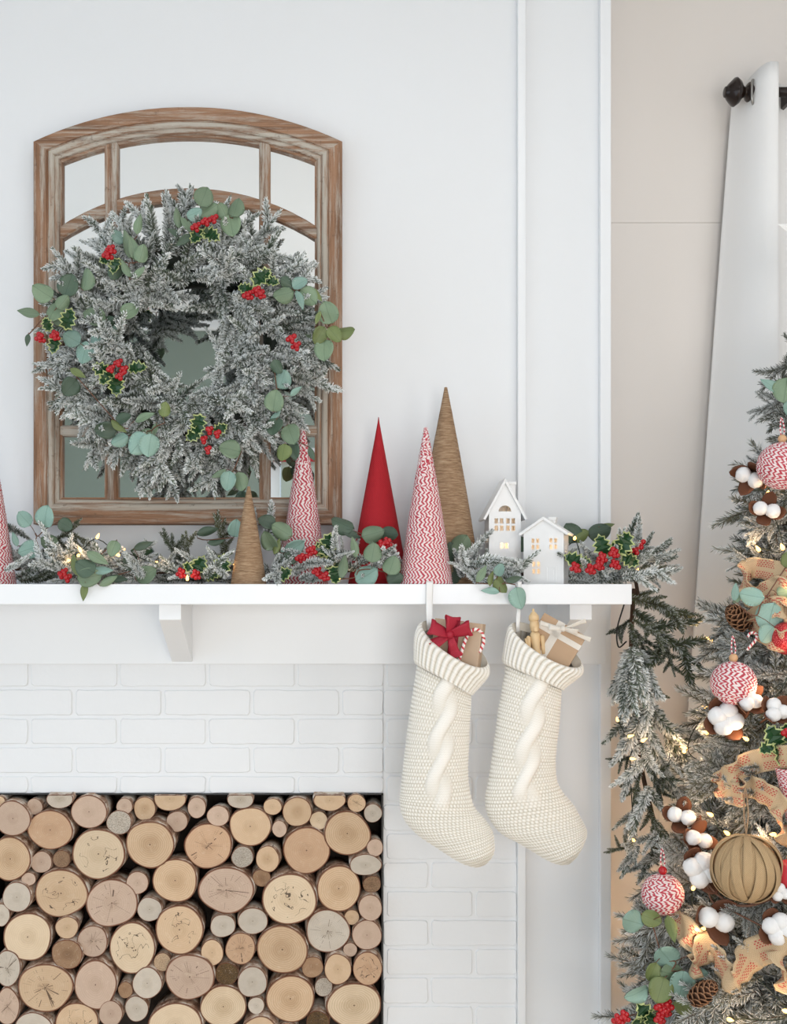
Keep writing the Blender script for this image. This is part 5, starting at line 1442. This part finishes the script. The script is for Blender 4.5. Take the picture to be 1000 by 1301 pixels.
Fc = [(i * m + k, i * m + k + 1, (i + 1) * m + k + 1, (i + 1) * m + k) for i in range(NVv) for k in range(NU)]
me = mesh('curtain_panel', V, Fc, M_curtain, smooth=True)
o = newobj('curtain_panel', me, curt)
sm = o.modifiers.new('thickness', 'SOLIDIFY'); sm.thickness = 0.0025
gm = MB()
gp = P(957, 117, CY - .012)
ringp = [gp + Vector((math.cos(a) * .008, math.cos(a) * .010, math.sin(a) * .030)) for a in [2 * PI * i / 28 for i in range(29)]]
gm.tube(ringp, .0032, 8, cap=False).obj('grommet', plain('nickel', (.35, .34, .32, 1), .3, metal=1), curt, True)

# ------------------------------------------------------------------ christmas tree
TYX = -0.30
tx = P(1040, 0, TYX).x
tree = thing('christmas_tree', 'flocked long-needled christmas tree beside the curtain', 'tree', (tx, TYX, 0))
MB().lathe([(.045, .02), (.04, .6), (.028, 1.5), (.012, 2.15), (.003, 2.2)], 14, Matrix.Translation((tx, TYX, 0))).obj('trunk', M_twigwood, tree, True)
MB().lathe([(.20, 0), (.20, .02), (.06, .05), (.055, .18), (.05, .18), (.001, .1)], 24, Matrix.Translation((tx, TYX, 0))).obj('tree_stand', M_black, tree, True)
BRM = [twig_mesh('branch', 0.26, 0.029, 260, 0.80 if i < 5 else .5, 200 + i, M_needleT, 0.12, side=7, rad=.0011, spread=(60, 25)) for i in range(8)]
R5 = random.Random(12)
ztip = 2.12
def tree_r(z): return 0.045 + (ztip - z) * 0.24
nb_ = 0
while nb_ < 250:
    z = 0.30 + (ztip - 0.34) * (1 - math.sqrt(R5.random())) * 1.0
    z = min(z, ztip - .04)
    a = R5.uniform(0, 2 * PI)
    # more growth on the side turned to the room and to the mantel
    face = Vector((math.cos(a), math.sin(a)))
    if face.dot(Vector((-.8, -.6))) < -.2 and R5.random() < .75: continue
    R_ = tree_r(z) * R5.uniform(.70, .95)
    L = R5.uniform(.75, 1.05) * (1 if z < 1.6 else .75)
    d = Vector((face.x, face.y, R5.uniform(-.25, .25) - .08))
    d.rotate(Quaternion((0, 0, 1), R5.uniform(-.5, .5))); d.normalize()
    tip = Vector((tx + face.x * R_, TYX + face.y * R_, z))
    base = tip - d * .25 * L
    if tip.y > YR - .03: continue
    newobj('branch', R5.choice(BRM), tree, frame(d, None, base, L, R5.uniform(0, 6))); nb_ += 1
def surf(px, py, out=0.0):
    """point on the tree's outer surface seen at that pixel of the photo's frame, found on the cone (nearer side)"""
    best = None
    for i in range(400):
        y = -.75 + i * .0025
        p = P(px, py, y)
        if math.hypot(p.x - tx, p.y - TYX) < tree_r(p.z) + out: return p
    # beyond the silhouette: level with the trunk
    return P(px, py, TYX - .05)
for (x0, y0, x1, y1) in ((1010, 505, 958, 520), (1005, 590, 945, 585), (1000, 660, 955, 672), (990, 720, 940, 712), (980, 810, 915, 825), (985, 830, 925, 800), (960, 925, 890, 905), (950, 950, 890, 945), (960, 1000, 878, 965), (940, 990, 866, 1005),
    (930, 1050, 860, 1030), (900, 1120, 822, 1125), (890, 1090, 835, 1085), (905, 1150, 835, 1165), (900, 1170, 790, 1190), (960, 1180, 870, 1150), (1000, 1010, 915, 1020), (960, 1260, 860, 1290), (970, 1240, 900, 1270), (1000, 1290, 880, 1305), (990, 1140, 930, 1175), (1010, 860, 935, 845), (1010, 960, 930, 985), (1000, 1100, 965, 1050), (1000, 1220, 905, 1215)):
    b_ = surf(x0, y0, -.02); t_ = surf(x1, y1, .03)
    if b_.y > t_.y + .12: b_.y = t_.y + .08
    ln = (t_ - b_).length
    newobj('branch', R5.choice(BRM[:6]), tree, frame(t_ - b_, None, b_, max(.35, min(1.0, ln / .26)), R5.uniform(0, 6)))
# star on top
st = []
for i in range(10):
    a = PI / 2 + PI * i / 5; r = .095 if i % 2 == 0 else .038; st.append((r * math.cos(a), r * math.sin(a)))
stc = P(1041, 302, TYX)
sv = [(x, 0, z) for x, z in st] + [(0, -.018, 0), (0, .018, 0)]
sf = [(i, (i + 1) % 10, 10) for i in range(10)] + [((i + 1) % 10, i, 11) for i in range(10)]
so = newobj('tree_star', mesh('tree_star', sv, sf, M_star), None, Matrix.Translation(stc))
tag(so, 'white five-pointed star on top of the christmas tree', 'star')

# fairy lights on the tree
tl = thing('string_lights', 'warm fairy lights wound around the christmas tree', 'string lights', (tx, TYX - .3, .4))
TLB = [(975, 630), (995, 698), (899, 932), (905, 1036), (926, 1060), (902, 1078), (978, 893), (895, 1180), (950, 940), (1008, 760), (880, 1130), (985, 1060), (1010, 830), (965, 700), (1000, 1285), (925, 1295), (870, 955)]
tlp = [surf(a, b, .015) for a, b in sorted(TLB, key=lambda q: q[1])]
MB().tube(spline(tlp, 120), .0012, 5).obj('wire', M_wire, tl, smooth=True)
for p in tlp: add_bulb(tl, p, Vector((RNG.uniform(-1, .2), -.5, RNG.uniform(0, 1))), 0.8, 0.11)

# ... and the turns of the string on the tree's far side, towards wall and mantel
side = []
for i in range(12):
    z = 0.36 + i * 0.08; a = math.radians(104 + ((i * 41) % 68) * (.5 if z < .75 else 1))
    r_ = tree_r(z) * .84
    side.append(Vector((tx + math.cos(a) * r_, TYX + math.sin(a) * r_, z)))
MB().tube(spline(side, 100), .0012, 5).obj('wire', M_wire, tl, smooth=True)
for p in side: add_bulb(tl, p, Vector((p.x - tx, p.y - TYX, .1)), 0.8, 0.17)

# burlap ribbon winding round the tree
ribs = [
 ([(1030, 735), (990, 728), (955, 722), (940, 745), (960, 760), (985, 745), (1005, 775), (978, 770), (960, 790), (985, 815), (1020, 800)], 26, 'burlap ribbon with red dashes looped high on the tree near pinecone'),
 ([(1040, 985), (1000, 960), (960, 970), (925, 982), (916, 1000), (935, 1008), (955, 1000), (985, 1020), (1000, 1060), (1040, 1070)], 28, 'burlap ribbon with red dashes above the burlap ball'),
 ([(850, 1168), (870, 1180), (884, 1205), (878, 1222), (905, 1205), (925, 1240), (960, 1215), (985, 1200), (1000, 1245), (1030, 1235)], 34, 'burlap ribbon with red dashes winding below the burlap ball')]
for pts, wpx, lab in ribs:
    P3 = []
    for i, (a, b) in enumerate(pts):
        p = surf(a, b, .03); p = p + Vector((0, -.022 if i % 2 else .012, 0)); P3.append(p)
    wd_ = [Vector((.15 * (1 if i % 2 else -1), -.35 * (1 if i % 2 else -1), 1)) for i in range(len(pts))]
    o = newobj('burlap_ribbon', ribbon_mesh('burlap_ribbon', P3, wd_, wpx * SC(-.4), M_burlap, .0012, 110, wave=.004, across=8))
    tag(o, lab, 'ribbon', 'burlap ribbons on the tree')

# ornaments
def hang(parent, c, r, bead, striped=True, h=.05):
    top = c + Vector((0, 0, r))
    if bead is not None:
        V, Fc = sphere_geo(.0085, 14, 9); newobj('bead', mesh('bead', V, Fc, bead, smooth=True), parent, Matrix.Translation(top + Vector((0, 0, .007))))
    pts = spline([top + Vector((0, 0, .004)), top + Vector((.004, 0, h * .5)), top + Vector((0, .004, h)), top + Vector((-.004, 0, h * .5)), top + Vector((0, 0, .005))], 24)
    V, Fc, par = tube_geo(pts, .0013, 6, False)
    newobj('hanging_cord', mesh('hanging_cord', V, Fc, M_twine if striped else M_jute, smooth=True, attrs={'phase': [a / .008 + 1 for a, u in par]}), parent)
def twine_ball(px, py, rpx, label, bead, tilt=(0, 0, 0)):
    c = surf(px, py, .055); r = rpx * SC(c.y)
    o = thing('twine_ball_ornament', label, 'ornament', c, 'twine ball ornaments on the tree')
    rows = int(PI * r / .0046)
    me = wrapped('twine_wrap', rows, 72, lambda t: max(.0006, r * math.sin(PI * t)), lambda t: -r * math.cos(PI * t), .0014, M_twine, seed=px, pitch=.0105)
    newobj('twine_wrap', me, o, Matrix.Translation(c) @ Matrix.Rotation(tilt[0], 4, 'X') @ Matrix.Rotation(tilt[1], 4, 'Y'))
    hang(o, c, r, bead)
    return c
twine_ball(994, 592, 30, 'red and white twine ball with pale bead below eucalyptus on tree', M_woodbead, (.2, .3))
twine_ball(932, 868, 27.5, 'red and white twine ball above the cotton bolls on tree', M_woodbead, (-.2, .25))
twine_ball(842, 1136, 25.5, 'red and white twine ball with red bead near garland end', M_berry, (.1, -.2))
def bauble(px, py, rpx, label, mat_):
    c = surf(px, py, .02); r = rpx * SC(c.y)
    V, Fc = sphere_geo(r, 40, 24)
    o = thing('bauble', label, 'ornament', c)
    newobj('ball', mesh('ball', V, Fc, mat_, smooth=True), o, Matrix.Translation(c))
    MB().lathe([(.006, 0), (.006, .007), (.002, .008)], 14, Matrix.Translation(c + Vector((0, 0, r - .001)))).obj('cap', M_woodbead, o, True)
    hang(o, c, r + .006, None, False, .03)
bauble(1000, 811, 21, 'round red glitter bauble behind eucalyptus leaves on tree', M_glitter)
bauble(1004, 1112, 20, 'matte red bauble behind the burlap ball', M_redball)
# burlap wrapped ball
c = surf(948, 1103, .06); r = 40 * SC(c.y)
o = thing('burlap_ball_ornament', 'large round ornament wrapped in strips of natural burlap', 'ornament', c)
V, Fc = sphere_geo(r, 40, 26)
newobj('ball', mesh('ball', V, Fc, M_burlapball, smooth=True, uv=[(math.atan2(v[1], v[0]) * r, v[2]) for v in V]), o, Matrix.Translation(c))
for k in range(9):
    a = PI * k / 9 + .2
    X = Vector((math.cos(a), math.sin(a), 0)); Z = Vector((0.12 * math.sin(k * 2), .12 * math.cos(k * 3), 1)).normalized()
    rr = r + .0006 + .0011 * k / 3
    pts = [c + (X * math.sin(q) + Z * math.cos(q)) * rr for q in [2 * PI * i / 24 for i in range(25)]]
    nn = X.cross(Z)
    newobj('burlap_strip', ribbon_mesh('burlap_strip', pts, nn, lambda t: .018 * (0.55 + .45 * abs(math.sin(2 * PI * t))), M_burlapball, .0014, 72), o)
hang(o, c, r, None, False, .09)
# striped paper cone ornament
c = surf(1003, 1010, .02)
o = wrapped('twine_wrap', 34, 48, lambda t: .004 + .020 * t, lambda t: .1 * t, .0012, M_twine, seed=4)
o = newobj('twine_cone_ornament', o, None, Matrix.Translation(c - Vector((0, 0, .05)))); tag(o, 'slim red and white twine cone ornament under holly on tree', 'ornament')
# small candy cane
cc = surf(957, 815, .045)
cpts = spline([cc + Vector((x * .0017, 0, z * .0017)) for x, z in ((-7, -10), (-2, -4), (3, 2), (4, 7), (1, 10), (-4, 9), (-6, 5))], 40)
V, Fc, par = tube_geo(cpts, .0026, 10)
tag(newobj('candy_cane', mesh('candy_cane', V, Fc, M_cane, smooth=True, attrs={'phase': [a / .008 + u for a, u in par]})), 'tiny red and white candy cane above the twine ball on tree', 'candy cane')

# cotton bolls
def boll_fluff(seed):
    r = random.Random(seed); V, Fc = sphere_geo(1, 16, 11)
    V = [Vector(v) * (1 + .10 * noise.noise(Vector(v) * 1.7 + Vector((seed, 0, 0))) + .05 * noise.noise(Vector(v) * 4 + Vector((seed, 3, 0)))) for v in V]
    return mesh('cotton_lock', V, Fc, M_cotton, smooth=True)
FL = [boll_fluff(i) for i in range(4)]
def husk_mesh():
    V = []; Fc = []
    for i in range(7):
        t = i / 6
        hw = .42 * math.sin(PI * min(1, .12 + t * .88)) ** .7
        for k in range(-2, 3):
            u = k / 2; V.append((hw * u, -.25 * (u * hw) ** 2 + .42 * math.sin(t * 2.0), t * 1.25))
    m = 5
    Fc = [(i * m + k, i * m + k + 1, (i + 1) * m + k + 1, (i + 1) * m + k) for i in range(6) for k in range(4)]
    nv = len(V); V2 = V + [(x, y + .05, z) for x, y, z in V]; F2 = Fc + [tuple(nv + i for i in reversed(f)) for f in Fc]
    rim = list(range(5)) + [i * 5 + 4 for i in range(1, 7)] + [30 + k for k in range(3, -1, -1)] + [i * 5 for i in range(5, 0, -1)]
    for i in range(len(rim)): a, b = rim[i], rim[(i + 1) % len(rim)]; F2.append((b, a, a + nv, b + nv))
    return mesh('husk', V2, F2, M_husk, smooth=True)
HUSK = husk_mesh()
def boll(px, py, rpx, face, nl, label, nh=4, out=.045):
    """cotton boll: fluffy locks in a dried husk; face = direction it opens to"""
    c = surf(px, py, out); r = rpx * SC(c.y)
    o = thing('cotton_boll', label, 'cotton boll', c, 'cotton bolls on the tree')
    f = Vector(face).normalized(); M = frame(f, None, c, r)
    for k in range(nl):
        a = 2 * PI * k / nl + .5
        off = Vector((math.cos(a) * .48, math.sin(a) * .48, .1)) if nl > 1 else Vector((0, 0, 0))
        newobj('cotton_lock', FL[(k + px) % 4], o, M @ Matrix.Translation(off) @ Matrix.Rotation(k * 1.3 + px, 4, 'Z') @ Matrix.Scale(.58 if nl > 1 else .8, 4))
    for k in range(nh):
        a = 2 * PI * k / nh + .5 + PI / max(1, nl)
        Mh = M @ Matrix.Translation((0, 0, -.62)) @ Matrix.Rotation(a, 4, 'Z') @ Matrix.Translation((0, .12, 0)) @ Matrix.Rotation(-.5, 4, 'X') @ Matrix.Scale(1.35, 4)
        newobj('husk', HUSK, o, Mh)
    MB().tube([c - f * r * .5, c - f * r * 1.3 + Vector((.003, .01, -.004)), c - f * r * 2.2 + Vector((.008, .03, -.008))], .0022, 6).obj('stem', M_stem, o, True)
boll(953, 606, 17, (-.7, -.7, -.5), 2, 'cotton boll in brown husk beside the highest twine ball')
boll(974, 648, 16, (-.3, -1, .2), 2, 'cotton boll just under the highest twine ball')
boll(922, 913, 21, (-.2, -1, .1), 4, 'wide open cotton boll with brown husk under middle twine ball')
boll(952, 889, 16, (.2, -1, .3), 3, 'cotton boll touching the middle twine ball')
boll(986, 903, 16, (.1, -1, .5), 3, 'cotton boll next to the green holly on tree')
boll(866, 1037, 17, (-.3, -.9, .4), 2, 'upper cotton boll on the brown stem by garland')
boll(887, 1066, 17, (.2, -.9, .2), 2, 'middle cotton boll on the brown stem by garland')
boll(891, 1105, 22, (-.1, -1, .1), 4, 'full white cotton boll with four locks beside burlap ball', 2)
boll(909, 1168, 22, (.1, -1, .1), 2, 'cotton boll above burlap ribbon loop', 3)
boll(990, 1180, 20, (-.2, -1, .2), 4, 'cotton boll resting on the lower burlap ribbon')
boll(992, 1134, 12, (-.2, -1, .2), 3, 'small cotton boll beside the matte red bauble')
bs = thing('bare_branch', 'bare brown twig carrying cotton bolls on tree', 'twig', surf(890, 1120, .03))
MB().tube(spline([surf(a, b, .03) for a, b in ((860, 1030), (872, 1068), (888, 1100), (905, 1130), (930, 1148), (955, 1150), (985, 1140))], 30), .0026, 7).obj('twig_stem', M_stem, bs, True)
MB().tube(spline([surf(a, b, .03) for a, b in ((898, 1120), (905, 1145), (925, 1155), (975, 1180))], 20), .0018, 6).obj('twig_stem', M_stem, bs, True)

# pinecones
def scale_mesh():
    V = [(-.12, 0, 0), (.12, 0, 0), (.42, -.06, .55), (.30, -.16, .85), (0, -.22, .95), (-.30, -.16, .85), (-.42, -.06, .55)]
    nv = 7; V2 = V + [(x, y + .12, z * .97) for x, y, z in V]
    Fc = [tuple(range(6, -1, -1)), tuple(range(7, 14))] + [(i, (i + 1) % 7, (i + 1) % 7 + 7, i + 7) for i in range(7)]
    return mesh('cone_scale', V2, Fc, [M_cone, M_conetip], [0, 0, 0, 0, 1, 1, 1, 1, 0])
CS = scale_mesh()
def pinecone(px, py, axis, ln_px, label):
    c = surf(px, py, .04); L = ln_px * SC(c.y)
    o = thing('pinecone', label, 'pinecone', c, 'pinecones on the tree')
    ax = Vector(axis).normalized(); M = frame(ax, (0, -1, 0), c - ax * L * .5, L)
    MB().lathe([(.02, 0), (.14, .15), (.17, .4), (.10, .8), (.01, 1.0)], 12).obj('core', M_cone, o, True, M)
    n = 60
    for i in range(n):
        t = (i + .5) / n; a = i * 2.39996
        rad = .16 * math.sin(PI * min(1, .15 + .85 * t)) ** .7
        sz = .30 * (math.sin(PI * (.12 + .80 * t)) ** .6)
        Mz = M @ Matrix.Translation((rad * math.cos(a) * .6, rad * math.sin(a) * .6, t * .92)) @ Matrix.Rotation(a - PI / 2, 4, 'Z') @ Matrix.Rotation(-(1.25 - .85 * t), 4, 'X') @ Matrix.Scale(sz, 4)
        newobj('cone_scale', CS, o, Mz)
pinecone(938, 785, (-.6, -.4, .5), 46, 'brown pinecone poking out beside eucalyptus leaves on tree')
pinecone(893, 1262, (.5, -.5, .7), 46, 'brown pinecone below the eucalyptus branch on tree')

# eucalyptus and holly picks pushed into the tree
def pick_sprig(label, leaves, y):
    c = P(sum(l[0] for l in leaves) / len(leaves), sum(l[1] for l in leaves) / len(leaves), y)
    o = thing('eucalyptus_pick', label, 'eucalyptus', c, 'eucalyptus picks on the tree')
    add_sprig(o, leaves, y)
    return o
pick_sprig('eucalyptus sprig highest on the tree above twine ball', [(980, 490, 32, -55, 0, 2), (998, 496, 34, 190, 1, 0), (1012, 480, 30, 40, 0, 0), (1005, 520, 24, 160, 0, 1)], surf(995, 500, .05).y)
pick_sprig('eucalyptus sprig with broad teal leaves over the burlap ribbon', [(955, 757, 32, -80, 0, 1), (979, 785, 40, 190, 0, 0), (934, 752, 24, 5, 0, 2), (938, 760, 18, 40, 1, 2), (975, 806, 26, 220, 0, 0), (998, 752, 22, 80, 1, 1), (1004, 710, 26, 20, 3, 1)], surf(965, 775, .07).y)
pick_sprig('long drooping eucalyptus branch low on the tree', [(804, 1171, 33, -70, 0, 0), (828, 1167, 28, 110, 3, 1), (853, 1180, 36, 165, 3, 2), (847, 1216, 36, -40, 0, 0), (829, 1235, 26, 200, 3, 1), (854, 1238, 36, -70, 1, 1), (866, 1251, 36, 190, 0, 0), (839, 1258, 34, 200, 3, 0), (809, 1262, 34, 250, 0, 1), (868, 1281, 26, 150, 3, 0), (890, 1238, 20, 70, 0, 1), (884, 1206, 18, 30, 0, 1)], surf(850, 1230, .05).y)
def pick_holly(label, hl, bl, px, py, n=6):
    y = surf(px, py, .05).y
    o = thing('holly_pick', label, 'holly', P(px, py, y), 'holly picks on the tree')
    add_holly(o, hl, bl, y, n); return o
pick_holly('holly pick with white-edged leaves above twine cone on tree', [(983, 935, 36, -30), (990, 958, 38, 170), (998, 930, 30, 20), (975, 950, 26, 240)], [(1000, 930)], 988, 945)
pick_holly('holly pick with dark red berries low on the tree', [(818, 1285, 34, -40), (826, 1296, 30, 200), (812, 1298, 28, 250)], [(838, 1278), (846, 1285), (838, 1294), (785, 1296), (793, 1292), (848, 1276)], 828, 1288, 7)
